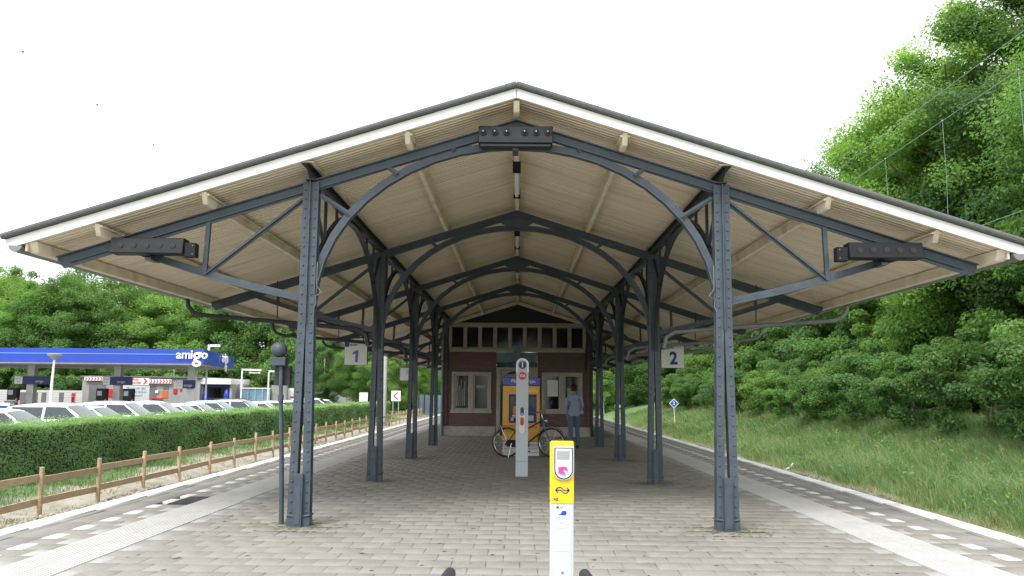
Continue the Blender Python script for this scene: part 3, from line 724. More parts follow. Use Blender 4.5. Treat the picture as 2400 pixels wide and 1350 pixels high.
# ------------------------------------------------------------------ things on the platform
# --- card reader post
def ns_logo(name, cx, cz, s, yy, m, parent, th=.16):
    P = lambda a, b: (cx+a*s, yy, cz+b*s); m_ = MB()
    for pl in ([(-1, 0), (-.6, .4), (-.2, .4), (.2, 0), (1, 0)], [(1, 0), (.6, -.4), (.2, -.4), (-.2, 0), (-1, 0)], [(.62, .38), (1, 0)], [(-.62, -.38), (-1, 0)]):
        for a, b in zip(pl, pl[1:]): m_.bar(P(*a), P(*b), .002, th*s, (0, 0, 1) if a[1] == b[1] else (0, 0, 1))
    return m_.build(name, m, parent)
t = thing('card_reader', 'slim grey and yellow card reader post with white touch panel', 'card reader', (.318, 5.36, 0))
zr = lambda py: 1.218-(py-1033)*.00251
MB().span(-.070, .072, -.055, .055, 0, zr(1180)).build('post', greyp, t, bevel=.006)
hd = MB().prism([(-.056, zr(1178)+.002), (.058, zr(1178)+.002), (.05, 1.205), (-.048, 1.218)], -.071, .073, 'x').build('head', yellow, t, bevel=.008)
MB().span(-.068, .07, -.0585, -.0555, zr(1181), zr(1128)).build('yellow_front', yellow, t)
def shield(x0, x1, z0, z1, yy, n=10):
    r = (x1-x0)/2; c = (x0+x1)/2
    return [(x1, z1), (x0, z1)]+[(c-r*math.cos(math.pi*i/n), z0+r-r*math.sin(math.pi*i/n)) for i in range(n+1)]
pn = MB().prism(shield(-.054, .072, zr(1127), zr(1046), 0), -.078, -.0595).build('reader_housing', greyp, t, bevel=.003)
MB().prism(shield(-.047, .065, zr(1124), zr(1049), 0), -.0795, -.078).build('dark_border', black, pn)
MB().prism(shield(-.040, .058, zr(1121), zr(1051), 0), -.082, -.0796).build('white_face', whites, pn)
MB().span(-.034, .046, -.084, -.0821, zr(1077), zr(1056)).build('display', lcd, pn)
c0 = MB().lathe([(.030, 0), (.030, -.0012)], (.009, -.0822, zr(1104)), 20, 'y').build('symbol_disc', lcd, pn)
MB().span(-.024, .028, -.0852, -.0836, zr(1110), zr(1094)).build('card_symbol', pink, pn)
MB().tube([(.012, -.0862, zr(1103)), (.024, -.0862, zr(1108)), (.031, -.0862, zr(1113))], .006, 6).build('hand_symbol', whites, pn)
ns_logo('railway_logo', .003, zr(1150), .042, -.0605, navy, t, .15)
text('lettering', 'NS', .024, (-.036, -.0595, zr(1172)), navy, t, bold=.0005)
st = MB().span(-.036, .036, -.0575, -.0555, zr(1214), zr(1187)).build('sticker', whited, t)
MB().span(-.033, -.019, -.059, -.0576, zr(1193), zr(1188)).build('sticker_square', navy, st)
text('sticker_lettering', 'trein', .011, (-.003, -.0585, zr(1191)), navy, st)
MB().prism([(-.026, zr(1208)), (.02, zr(1209)), (.028, zr(1206)), (.028, zr(1200)), (.018, zr(1198)), (.0, zr(1199)), (-.006, zr(1205))], -.0595, -.0576).build('train_symbol', bluep, st)
MB().span(-.02, .02, -.0575, -.0555, zr(1238), zr(1222)).build('small_plate', whited, t); text('plate_lettering', 'R 1', .012, (0, -.0582, zr(1227)), navy, t)
dr = MB().span(-.05, .056, -.0585, -.0555, .08, zr(1243)).build('service_door', greyp, t, bevel=.002)
MB().span(-.04, .046, -.0605, -.0586, zr(1292), zr(1250)).build('worn_sticker', whited, dr)
MB().lathe([(.008, 0), (.008, -.004)], (.004, -.0585, zr(1342)), 10, 'y').build('lock', chrome, dr)
# --- handrails in front of the photographer
for s, x in ((-1, -.207), (1, .309)):
    pts = [(x, 3.42, .815), (x, 3.40, .815), (x, 3.3, .815), (x, 1.75, .815), (x, 1.62, .78), (x, 1.57, .70), (x, 1.57, -.01)]
    m_ = MB().tube(pts, .028, 14, [.012, .022, .028, .028, .028, .028, .028]); m_.lathe([(.06, -.001), (.06, .01), (.03, .014)], (x, 1.57, 0), 14)
    m_.tube([(x, 2.9, .82), (x, 2.9, -.01)], .022, 12)
    tag(m_.build('handrail', blackm), 'black tubular handrail with a rounded end, in front of the card reader', 'handrail', 'handrails in front of the card reader')
# --- info and emergency pillar
t = thing('info_pillar', 'tall grey rounded pillar with information and red SOS discs', 'help point', (.123, 16.06, 0))
hw = .113
arc = lambda r, zc: [(r*math.cos(math.pi*i/14), zc+r*math.sin(math.pi*i/14)) for i in range(15)]
MB().prism([(-hw, .275), (hw, .275)]+arc(hw, 2.04), -.09, .09).build('body', greyp, t, bevel=.004)
MB().span(-hw, hw, -.09, .09, 0, .271).build('base', greyp, t, bevel=.004)
hoop = arc(hw+.004, 2.04)+[(-hw-.004, 1.90), (-hw+.024, 1.90)]+arc(hw-.026, 2.04)[::-1]+[(hw-.024, 1.90), (hw+.004, 1.90)]
MB().prism(hoop, -.097, .097).build('white_hoop', whites, t)
d = MB().lathe([(.072, 0), (.072, -.008)], (0, -.09, 2.03), 24, 'y').build('information_disc', navy, t); text('letter_i', 'i', .15, (0, -.1, 2.035), whites, d, bold=.004)
d = MB().lathe([(.072, 0), (.072, -.008)], (0, -.09, 1.83), 24, 'y').build('sos_disc', red, t); text('letters_sos', 'SOS', .062, (0, -.1, 1.83), whites, d, bold=.0015)
cap = lambda x, z0, z1, r, n=10: [(x+r*math.cos(-math.pi/2*0+math.pi*i/n), z1-r+r*math.sin(math.pi*i/n)) for i in range(n+1)]+[(x-r*math.cos(math.pi*i/n), z0+r-r*math.sin(math.pi*i/n)) for i in range(n+1)]
p_ = MB().prism(cap(0, .77, 1.40, .062), -.094, -.0901).build('call_panel', greyp, t, bevel=.001)
MB().prism(cap(0, .78, 1.24, .05), -.0965, -.0941).build('panel_inlay', whited, p_)
q = MB().prism(cap(0, 1.10, 1.255, .034), -.101, -.0966).build('info_button', navy, p_); MB().lathe([(.022, 0), (.022, -.005)], (0, -.101, 1.132), 14, 'y').build('button', skyb, q)
q = MB().prism(cap(0, .92, 1.075, .034), -.101, -.0966).build('sos_button', red, p_); MB().lathe([(.022, 0), (.022, -.005)], (0, -.101, 1.042), 14, 'y').build('button', orange, q)
# --- ticket machine
t = thing('ticket_machine', 'orange yellow ticket machine with a blue header and white slatted base', 'ticket machine', (.125, 21.35, 0))
MB().span(-.45, .45, -.3, .3, .37, 1.70).build('cabinet', tvmyellow, t, bevel=.012)
hd = MB().span(-.455, .455, -.33, .3, 1.703, 1.90).build('header', bluep, t, bevel=.01)
ns_logo('railway_logo', -.17, 1.81, .085, -.334, whites, hd, .2); text('header_lettering', 'kaartjes', .11, (.17, -.333, 1.80), whites, hd)
sc_ = MB().span(-.30, .37, -.312, -.301, .80, 1.49).build('operating_panel', navy, t)
MB().span(-.26, .02, -.318, -.3125, 1.08, 1.42).build('touch_screen', dglass, sc_); MB().span(-.20, -.06, -.322, -.3185, 1.0, 1.2).build('card_notice', orange, sc_)
MB().span(.14, .33, -.318, -.3125, 1.2, 1.42).build('pin_pad', dglass, sc_); MB().span(.17, .30, -.32, -.3125, .85, .98).build('coin_slot', greyp, sc_)
MB().span(-.25, -.11, -.32, -.3125, .85, .93).build('ticket_tray', greyp, sc_); MB().span(-.22, -.12, -.32, -.3125, .955, .985).build('yellow_label', yellow, sc_)
MB().span(.12, .40, -.305, -.3005, 1.54, 1.62).build('instruction_label', yellow, t); MB().span(.28, .39, -.306, -.3005, .68, .73).build('serial_label', orange, t)
MB().span(-.44, .44, -.24, .25, 0, .368).build('base_frame', blackm, t)
for k in range(4): MB().span(-.44, .44, -.275, -.2405, .012+k*.088, .012+k*.088+.080).build('base_slat', whited, t, bevel=.004)
# --- bicycle
def bicycle(loc, rz, steer):
    t = thing('bicycle', 'black and blue city bicycle standing before the ticket machine', 'bicycle', loc, rz)
    Rw = .335
    def wheel(cx, yaw):
        w_ = MB(); e = bpy.data.objects.new('wheel', None)
        n = 28; ring = [(Rw*math.cos(2*math.pi*k/n), 0, Rw*math.sin(2*math.pi*k/n)) for k in range(n+1)]
        w_.tube(ring, .017, 8); wo = w_.build('wheel', rubber, t); wo.location = (cx, 0, Rw+.017); wo.rotation_euler.z = yaw
        MB().tube([(a*.935, b, c*.935) for a, b, c in ring], .011, 6).build('rim', chrome, wo)
        sp_ = MB()
        for k in range(18):
            q = 2*math.pi*k/18; sp_.bar((.02*math.cos(q), .02*(-1)**k, .02*math.sin(q)), (.31*math.cos(q), 0, .31*math.sin(q)), .003, .003, (0, 1, 0))
        stuff(sp_.build('spokes', chrome, wo)); MB().lathe([(.02, -.05), (.02, .05)], (0, 0, 0), 10, 'y').build('hub', chrome, wo)
        return wo
    z = Rw+.017
    wheel(0, 0); wheel(1.06, steer)
    bb = (.45, 0, .30); st_ = (.30, 0, .78); hdl = (.86, 0, .88); hdb = (.90, 0, .66)
    f = MB()
    for a, b, r in ((bb, st_, .017), (bb, hdb, .018), ((.36, 0, .60), hdl, .016), (hdl, hdb, .019)): f.tube([a, b], r, 8)
    for s in (-.05, .05): f.tube([(0, s, z), (.40, s*.4, .30)], .010, 6).tube([(0, s, z), (.31, s*.3, .74)], .009, 6)
    f.build('frame', bikeblack, t)
    MB().tube([(.905, 0, .66), (.84, 0, .93)], .0205, 8).build('head_tube', bikeblue, t)
    fk = MB()
    for s in (-.05, .05): fk.tube([hdb, (.95, s, .56), (1.06, s, z)], .012, 6)
    fk.build('fork', bikeblue, t)
    MB().tube([(.84, 0, .92), (.82, 0, 1.02)], .013, 8).build('stem', chrome, t)
    c, s_ = math.cos(steer), math.sin(steer)
    hb = [(-.16, .28), (-.03, .27), (.04, .16), (.0, 0), (.04, -.16), (-.03, -.27), (-.16, -.28)]
    MB().tube([(.82+a*c-b*s_, a*s_+b*c, 1.02+(.05 if abs(b) > .1 else 0)) for a, b in hb], .012, 8).build('handlebar', chrome, t)
    MB().tube([(.30, 0, .78), (.285, 0, .86)], .013, 8).build('seat_post', chrome, t)
    MB().prism([(-.02, .09), (-.02, -.09), (.06, -.08), (.18, -.025), (.26, -.02), (.26, .02), (.18, .025), (.06, .08)], .86, .92, 'z').build('saddle', black, t, bevel=.015).location.x = .17
    def guard(cx, a0, a1, yaw=0):
        pts = [(.375*math.cos(a), 0, .375*math.sin(a)) for a in [a0+(a1-a0)*i/14 for i in range(15)]]
        g = MB().path(pts, .05, .004, (0, 1, 0) if False else (0, 0, 1)); o = g.build('mudguard', bikeblack, t); o.location = (cx, 0, z); o.rotation_euler.z = yaw
    guard(0, R(20), R(205)); guard(1.06, R(35), R(165), steer)
    cg = MB().prism([(-.05, .30), (.0, .42), (.45, .40), (.55, .30), (.45, .20), (.0, .26)], -.055, -.04).build('chain_guard', black, t)
    cr_ = MB().lathe([(.085, -.07), (.085, -.062)], (.45, 0, .30), 18, 'y').build('chainring', blackm, t)
    ck = MB().bar((.45, -.08, .30), (.50, -.08, .15), .012, .022, (0, 1, 0)).bar((.45, .08, .30), (.40, .08, .45), .012, .022, (0, 1, 0)); ck.build('crank', chrome, t)
    MB().box((.50, -.13, .145), (.09, .08, .022)).build('pedal', rubber, t); MB().box((.40, .13, .455), (.09, .08, .022)).build('pedal', rubber, t)
    ca = MB()
    for s in (-.06, .06): ca.tube([(-.22, s, .74), (.30, s, .75)], .006, 6).tube([(-.16, s, .74), (0, s*.8, z)], .006, 6)
    for k in range(4): ca.bar((-.2+k*.12, -.06, .74), (-.2+k*.12, .06, .74), .012, .006)
    ca.build('luggage_carrier', chrome, t)
    MB().tube([(-.22, 0, .72), (-.235, 0, .69)], .025, 8).build('rear_light', red, t)
    ks = MB().tube([(.1, -.06, z-.02), (.02, -.17, .01)], .009, 6).tube([(.1, .06, z-.02), (.02, .17, .01)], .009, 6); ks.build('kickstand', chrome, t)
    MB().ball((.93, -.02, .86), .045, 12, 7).build('headlight', chrome, t)
    return t
bicycle((-.21, 20.75, 0), R(3), R(-28))
# --- lying dark bag-like wheel cover beside the machine
def person(loc, rz):
    V = {}; E = []; r = {}
    def j(k, p, rad, par=None):
        V[k] = (p, rad)
        if par: E.append((par, k))
    j('pel', (0, 0, .98), (.155, .115)); j('wai', (0, .01, 1.12), (.145, .105), 'pel'); j('che', (0, .0, 1.32), (.175, .12), 'wai'); j('shl', (0, -.005, 1.45), (.13, .09), 'che')
    j('nek', (0, .02, 1.54), (.055, .055), 'shl'); j('hed', (0, .05, 1.615), (.074, .085), 'nek'); j('top', (0, .055, 1.70), (.078, .092), 'hed'); j('crn', (0, .05, 1.765), (.05, .06), 'top'); j('nos', (0, .135, 1.64), (.014, .014), 'hed')
    for s, n in ((-1, 'l'), (1, 'r')):
        j('ear'+n, (s*.085, .05, 1.65), (.012, .02), 'hed')
        j('sh'+n, (s*.18, -.005, 1.43), (.075, .07), 'shl')
        if s < 0: el, wr, ha = (s*.235, -.05, 1.15), (s*.19, .08, .93), (s*.17, .11, .86)
        else: el, wr, ha = (s*.25, .02, 1.16), (s*.20, .22, 1.05), (s*.15, .29, 1.05)
        j('el'+n, el, (.050, .050), 'sh'+n); j('wr'+n, wr, (.036, .034), 'el'+n); j('ha'+n, ha, (.034, .022), 'wr'+n)
        d = (Vector(ha)-Vector(wr)).normalized(); sd_ = Vector((0, 1, 0)).cross(d).normalized() if abs(d.y) < .9 else Vector((1, 0, 0)).cross(d).normalized()
        for k, (o_, ln) in enumerate(((-.026, .06), (-.009, .075), (.009, .07), (.025, .055))):
            p1 = Vector(ha)+sd_*o_+d*.04; p2 = p1+d*ln*.5+Vector((0, .012, 0)); p3 = p2+d*ln*.3+Vector((0, .022, -.01))
            j(f'f{k}a'+n, p1, (.0095, .0095), 'ha'+n); j(f'f{k}b'+n, p2, (.009, .009), f'f{k}a'+n); j(f'f{k}c'+n, p3, (.008, .008), f'f{k}b'+n)
        th = Vector(wr)+d*.03-sd_*.035; j('ta'+n, th, (.011, .011), 'wr'+n); j('tb'+n, th+d*.035-sd_*.012, (.0095, .0095), 'ta'+n)
        hx = s*.095
        j('hp'+n, (hx, 0, .93), (.105, .11), 'pel'); j('th'+n, (hx*1.05, .0, .72), (.092, .095), 'hp'+n); j('kn'+n, (hx*1.05, .02 if s > 0 else .0, .50), (.066, .068), 'th'+n)
        j('cf'+n, (hx*1.05, -.02, .33), (.064, .066), 'kn'+n); j('an'+n, (hx*1.05, -.02, .10), (.055, .058), 'cf'+n); j('he'+n, (hx*1.05, -.03, .045), (.042, .045), 'an'+n); j('to'+n, (hx*1.2, .14, .035), (.042, .032), 'he'+n)
    names = list(V); ix = {k: i for i, k in enumerate(names)}
    me = bpy.data.meshes.new('person'); me.from_pydata([tuple(V[k][0]) for k in names], [(ix[a], ix[b]) for a, b in E], [])
    o = bpy.data.objects.new('tmp', me); COL.objects.link(o)
    o.modifiers.new('s', 'SKIN'); sv = me.skin_vertices[0].data
    for k in names: sv[ix[k]].radius = V[k][1]; sv[ix[k]].use_root = (k == 'pel')
    sb_ = o.modifiers.new('d', 'SUBSURF'); sb_.levels = 2; sb_.render_levels = 2
    dg = bpy.context.evaluated_depsgraph_get(); m2 = bpy.data.meshes.new_from_object(o.evaluated_get(dg)); bpy.data.objects.remove(o)
    for m_ in (skin, shirt, jeans, shoem, hairm): m2.materials.append(m_)
    for p in m2.polygons:
        c = p.center; k = 0
        arm = abs(c.x) > .12 and c.z > .75 and (c.y > .06 or abs(c.x) > .19)
        if c.z > 1.50: k = 0 if not (c.z > 1.64 and (c.y < .09 or c.z > 1.73)) and not (c.z > 1.58 and c.y < .02) else 4
        elif c.z < .075: k = 3
        elif c.z > .93 and not (arm and c.z < 1.09 and c.y > .12): k = 1
        elif arm and (c.y > .06): k = 0
        else: k = 2 if c.z <= .93 else 1
        if abs(c.x) > .145 and .70 < c.z < .95 and c.y > .055: k = 0
        p.material_index = k
    m2.shade_smooth()
    b = obj('person', m2); b.location = loc; b.rotation_euler.z = rz
    tag(b, 'person in a pale blue shirt and jeans standing at the station window', 'person')
    # untucked shirt hem and hair as their own pieces
    hm = MB(); n = 20
    prof = [(.165, .128, .95), (.172, .132, .885), (.168, .128, .885), (.160, .122, .95)]
    vs = []; fs = []
    for a, b_, z in prof:
        for k in range(n): q = 2*math.pi*k/n; vs.append((a*math.cos(q), b_*math.sin(q), z+.008*math.sin(3*q)))
    for i in range(3):
        for k in range(n): fs.append((i*n+k, i*n+(k+1) % n, (i+1)*n+(k+1) % n, (i+1)*n+k))
    hm.add(vs, fs); hm.build('shirt_hem', shirt, b)
    hr = MB().ball((0, .045, 1.705), .098, 18, 11, 1.05); o = hr.build('hair', hairm, b); 
    me = o.data
    for v in me.vertices:
        if v.co.z < 1.70: v.co.y = min(v.co.y, .045); v.co.z = max(v.co.z, 1.60)
        if v.co.y > .09: v.co.z = max(v.co.z, 1.735)
    return b
person((1.64, 24.7, 0), R(6))
# --- post with round lamp and boxes beside the first column
t = thing('ball_post', 'slim grey post with a round ball top and switch boxes beside the front column', 'post', (-2.642, 10.03, 0))
MB().tube([(0, 0, 0), (-.03, 0, .8), (-.068, 0, 1.45), (-.075, 0, 1.8)], .028, 12, [.03, .028, .024, .022]).build('pole', steel, t)
MB().tube([(-.066, 0, 1.38), (-.068, 0, 1.46)], .034, 12).build('collar', steel, t)
MB().span(-.19, -.012, -.07, .07, 1.80, 1.895).build('upper_box', steel, t, bevel=.006)
MB().ball((-.108, 0, 1.987), .094, 20, 13).build('ball', steel, t)
MB().tube([(-.108, .05, 1.987), (-.108, .13, 1.987)], .055, 14).build('ball_mount', steel_d, t)
MB().span(-.17, .02, .05, .13, 1.57, 1.797).build('rear_box', steel_d, t, bevel=.006)
# cable looped from the front column heads
for s in (-1, 1):
    x = s*2.30; MB_ = MB().tube([(x, D1-.06, 3.0), (x, D1-.06, 2.72), (x-s*.06, D1-.06, 2.64), (x+s*.01, D1-.06, 2.6), (x-s*.0, D1-.06, 2.52), (x+s*.02, D1-.06, 2.46)], .005, 6)
    MB_.build('loose_cable', zinc, can)

# ------------------------------------------------------------------ timber fence
fn = thing('timber_fence', 'low raw timber fence of round posts and two rails beside the track', 'fence', (-8.7, 0, -.86))
pm = [MB().tube([(0, 0, -.2), (0, 0, h), (0, 0, h+.006)], .045, 10, [.047, .044, .03]).mesh('post') for h in (.90, .93, .96)]
for m_ in pm: m_.materials.append(wood)
PS = 2.22; n_posts = 34
rl = [MB().box((0, 0, 0), (.03, PS-.01, .125)).mesh('rail', bevel=.004) for _ in range(2)]
for m_ in rl: m_.materials.append(wood)
for k in range(n_posts):
    y = 9.4+k*PS; dx = -.008*(y-16) if y > 16 else 0; dx = max(dx, -.5)
    o = obj('post', random.choice(pm), None, fn); o.location = (dx+rng.normal(0, .012), y, 0); o.rotation_euler = (rng.normal(0, .015), rng.normal(0, .015), rng.uniform(0, 6))
    if k < n_posts-1:
        for z in (.30, .72):
            o = obj('fence_rail', random.choice(rl), None, fn); o.location = (dx-.062, y+PS/2, z+rng.normal(0, .012)); o.rotation_euler = (rng.normal(0, .005), rng.normal(0, .03), .004)

# ------------------------------------------------------------------ foliage makers
def unit(v): return v/np.maximum(1e-9, np.linalg.norm(v, axis=-1, keepdims=True))
def leaves(P, Nrm, size, asp=.5, fold=True):
    """diamond leaves at points P facing Nrm"""
    n = len(P); a = unit(np.cross(Nrm, rng.normal(0, 1, (n, 3)))); b = unit(np.cross(Nrm, a)); s = size[:, None]
    V = np.stack([P-a*s*.5, P+b*s*asp*.5+Nrm*s*.08, P+a*s*.5, P-b*s*asp*.5+Nrm*s*.08], 1)
    return V.reshape(-1, 3), np.arange(4*n).reshape(n, 4)
def crown_mesh(name, h0, h1, rad, nclump, per, leaf, seed, shape=1., droop=0.):
    g = np.random.default_rng(seed); C = []; Rr = []
    lob = g.normal(0, 1, (6, 3)); lob = unit(lob)
    while len(C) < nclump:
        d = unit(g.normal(0, 1, 3)); u = g.uniform(.30, 1)**.45
        amp = 1+.28*np.max(lob@d)-.18
        c = np.array([d[0]*rad*u*amp, d[1]*rad*u*amp, (h0+h1)/2+d[2]*(h1-h0)/2*u*(.92+.12*amp)])
        hz = (c[2]-h0)/(h1-h0)
        k = np.clip(1.25-abs(hz-.42)*1.15*shape, .3, 1); c[0] *= k; c[1] *= k
        C.append(c); Rr.append(g.uniform(.55, 1.25)*rad*.20)
    C = np.array(C); Rr = np.array(Rr); n = nclump*per
    ci = np.repeat(np.arange(nclump), per); d = unit(g.normal(0, 1, (n, 3))); rr = g.uniform(0, 1, n)**.5
    P = C[ci]+d*(Rr[ci]*rr)[:, None]*np.array([1.15, 1.15, .75]); P[:, 2] -= droop*np.linalg.norm(P[:, :2], axis=1)
    cen = np.array([0, 0, (h0+h1)/2]); Nn = unit(unit(P-cen)*.45+np.array([0, 0, .65])+g.normal(0, .55, (n, 3))+d*.35)
    V, Fq = leaves(P, Nn, leaf*g.uniform(.6, 1.35, n))
    ct = g.beta(2, 2.3, nclump); tn = np.clip(ct[ci]*.75+g.uniform(0, .35, n)-.03, 0, 1)
    return np_mesh(name, V, Fq, tn)
def trunk_mesh(name, h0, h1, rad, tr, seed, limbs=8):
    g = np.random.default_rng(seed); m_ = MB(); top = h0+(h1-h0)*.75
    pts = [(0, 0, -.5)]+[(g.normal(0, .12), g.normal(0, .12), top*k/5) for k in range(1, 6)]
    m_.tube(pts, tr, 8, [tr*1.25]+[tr*(1-.16*k) for k in range(1, 6)])
    for k in range(limbs):
        z = h0+(top-h0)*(.05+.85*k/limbs); a = g.uniform(0, 6.28); L_ = rad*g.uniform(.5, .85)
        m_.tube([(0, 0, z), (L_*.5*math.cos(a), L_*.5*math.sin(a), z+L_*.25), (L_*math.cos(a+.2), L_*math.sin(a+.2), z+L_*.6)], .1, 6, [tr*.45, tr*.3, tr*.1])
    return m_.mesh(name)
TREES = []
for sd_, (h0, h1, rad, nc, per, lf, shp) in enumerate(((.9, 12.5, 4.6, 170, 740, .125, 1.0), (.7, 11.5, 4.0, 155, 740, .12, .9), (1.2, 13.5, 4.4, 165, 740, .128, 1.15))):
    TREES.append((crown_mesh('crown', h0, h1, rad, nc, per, lf, 100+sd_, shp), trunk_mesh('trunk', h0, h1, rad, .22, 200+sd_)))
FARTREES = [(crown_mesh('crown', .2, 12.3+k*.8, 4.9, 210, 330, .21, 150+k, .75), trunk_mesh('trunk', 1, 12, 4.4, .22, 250+k)) for k in range(2)]
BUSH = []
for sd_, (h, rad, nc, per, lf) in enumerate(((2.5, 1.9, 52, 420, .10), (2.0, 1.6, 46, 420, .09), (3.2, 2.0, 56, 420, .105))):
    BUSH.append((crown_mesh('foliage', -.1, h, rad, nc, per, lf, 300+sd_, .7), trunk_mesh('stem', .1, h*.8, rad*.7, .05, 320+sd_, 6)))
for cm_, tm_ in TREES+BUSH+FARTREES:
    cm_.materials.append(leaf_a); tm_.materials.append(bark)
def with_mat(o, m):
    o.material_slots[0].link = 'OBJECT'; o.material_slots[0].material = m      # copies share the mesh, each keeps its own leaf colour
def plant(kind, protos, k, x, y, s, m, label, cat, group, sz=1., dz=0):
    cm, tm_ = protos[k]
    t = thing(kind, label, cat, (x, y, float(ground_z(x, y))+dz), rng.uniform(0, 6.28), group); t.scale = (s, s, s*sz)
    with_mat(obj('crown' if cat == 'tree' else 'foliage', cm, None, t), m); obj('trunk' if cat == 'tree' else 'stem', tm_, None, t)
    return t
lm = {0: leaf_a, 1: leaf_b, 2: leaf_c}
LT = {0: 'broad mid green', 1: 'dense dark green', 2: 'light fresh green'}
# woodland on the bank beyond the grass
for i in range(13):
    y = 24+i*5.9; k = (i*2) % 3; q = (0, 1, 0, 2, 1, 0)[i % 6]
    plant('woodland_tree', TREES, k, 18.6+rng.uniform(-.8, 1.0), y, rng.uniform(1.0, 1.14), lm[q], LT[q]+' tree standing directly behind the shrub belt on the bank', 'tree', 'trees on the bank behind the grass')
plant('woodland_tree', TREES, 2, 17.0, 31.5, 1.10, leaf_c, 'tall light fresh green tree on the bank, reaching towards the wires', 'tree', 'trees on the bank behind the grass')
plant('woodland_tree', TREES, 0, 21.4, 29.0, 1.20, leaf_a, 'tallest broad green tree of the bank, rising above the wires', 'tree', 'trees on the bank behind the grass')
for i in range(9):
    y = 33+i*8.; q = (1, 0, 1)[i % 3]
    plant('woodland_tree', FARTREES, (i+1) % 2, 26+rng.uniform(-1.5, 1.5), y, rng.uniform(1.0, 1.2), lm[q], LT[q]+' tree deeper in the wood behind the first bank trees', 'tree', 'trees on the bank behind the grass')
for i in range(40):
    rowx = (13.3, 15.2, 17.0)[i % 3]; y = 19.5+(i//3)*4.3+(i % 3)*1.4+rng.uniform(-.6, .6); q = (1, 0, 1, 1, 2, 0, 1)[i % 7]
    plant('bank_shrub', BUSH, i % 3, rowx+rng.uniform(-.4, .5)+(0 if i % 3 else max(0, (y-30)*.004)), y, rng.uniform(.9, 1.2)*(1, 1.25, 1.6)[i % 3], lm[q], (LT[q]+(' shrub at the upper edge of the long grass', ' shrub in the middle of the shrub belt', ' tall shrub at the foot of the bank trees')[i % 3]), 'shrub', 'shrubs along the top of the grass bank')
# far trees beyond the platform end, grass bank side
for i, (x, y, s, q) in enumerate(((13.5, 92, .8, 0), (11.5, 108, .8, 1), (17, 104, 1, 0), (8, 125, .9, 0), (2, 130, 1, 1), (-6, 128, .9, 0), (10.5, 99, .75, 2), (13, 112, .9, 1), (15.5, 96, .8, 0), (9.3, 118, .8, 0))):
    plant('distant_tree', FARTREES, i % 2, x, y, s, lm[q], LT[q]+' tree far behind the end of the platform', 'tree', 'trees far along the line', dz=-.5)
# wood behind the petrol station
W = []
for i in range(11): W.append((-84+i*6.9+rng.uniform(-1, 1), 121+rng.uniform(-3, 3), 1.50 if i < 6 else 1.32))
for i in range(11): W.append((-68+i*5.6+rng.uniform(-1, 1), 110+rng.uniform(-2, 2), 1.24+rng.uniform(-.06, .12)))
for i, (x, y, s) in enumerate(W):
    q = (0, 2, 0, 1, 2, 0, 0)[i % 7]
    plant('woodland_tree', FARTREES, i % 2, x, y, s, lm[q], LT[q]+(' tall tree rising at the back of the wood behind the petrol station' if i < 11 else ' tree at the front of the wood behind the petrol station'), 'tree', 'trees behind the petrol station')
for i in range(24):
    x = -68+i*2.4; y = 104.5+rng.uniform(-1.5, 2); q = (2, 0, 1, 2)[i % 4]
    plant('woodland_shrub', BUSH, i % 3, x, y, rng.uniform(1.9, 2.7), lm[q], LT[q]+' shrub at the edge of the wood behind the petrol station', 'shrub', 'shrubs behind the petrol station', sz=1.15)
for i, (x, y, s, q) in enumerate(((-11.5, 84, .62, 2), (-15.5, 87, .7, 0), (-20, 90, .75, 1), (-9.8, 94, .8, 0))):
    plant('verge_tree', TREES, i % 3, x, y, s, lm[q], LT[q]+' smaller tree at the far end of the hedge', 'tree', 'smaller trees at the end of the hedge')

# clipped hedge: solid core with leaves over its faces
hg = thing('clipped_hedge', 'long clipped green hedge between the timber fence and the parked cars', 'hedge', (-11.75, 44, -.6))
HY0, HY1, HX0, HX1, HH = -30, 32, -.55, .55, 1.27
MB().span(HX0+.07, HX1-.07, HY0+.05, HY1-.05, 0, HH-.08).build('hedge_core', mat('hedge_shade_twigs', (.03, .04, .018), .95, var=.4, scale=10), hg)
def hedge_leaves():
    Ps = []; Ns = []; S = []
    for y0, y1, dens, sz in ((-30, -14, 1150, .062), (-14, 2, 520, .088), (2, 32, 260, .12)):
        for face, area in (('f', (y1-y0)*HH), ('t', (y1-y0)*1.1), ('b', (y1-y0)*HH*.2)):
            n = int(area*dens); yy = rng.uniform(y0, y1, n)
            if face == 'f': x = np.full(n, HX1)-np.abs(rng.normal(0, .055, n))+.02; z = rng.uniform(.05, HH, n); nn = np.array([.75, -.15, .35])
            elif face == 't': x = rng.uniform(HX0, HX1, n); z = HH-np.abs(rng.normal(0, .05, n))+.02; nn = np.array([.1, -.1, 1.])
            else: x = np.full(n, HX0)+np.abs(rng.normal(0, .05, n)); z = rng.uniform(HH*.4, HH, n); nn = np.array([-.7, 0, .4])
            z = z+.035*np.sin(yy*.9)+.02*np.sin(yy*2.7); x = x+.03*np.sin(yy*1.7+z*3)
            Ps.append(np.stack([x, yy, z], -1)); Ns.append(unit(nn+rng.normal(0, .55, (n, 3)))); S.append(sz*rng.uniform(.6, 1.4, n))
            if face == 't':                                   # shoots sticking up
                k = n//14; Ps.append(np.stack([rng.uniform(HX0, HX1, k), rng.uniform(y0, y1, k), HH+rng.uniform(0, .14, k)], -1)); Ns.append(unit(rng.normal(0, 1, (k, 3)))); S.append(sz*rng.uniform(.6, 1.2, k))
    P = np.concatenate(Ps); V, Fq = leaves(P, np.concatenate(Ns), np.concatenate(S))
    pt = .5+.35*np.sin(P[:, 1]*1.3+2*np.sin(P[:, 2]*4))*np.sin(P[:, 1]*.45+1); fresh = np.clip((P[:, 2]-.9)*.8, 0, .3)  # leaf tint gets lighter towards the top of the hedge
    return np_mesh('foliage', V, Fq, np.clip(pt*.55+fresh+rng.uniform(0, .4, len(P)), 0, 1))
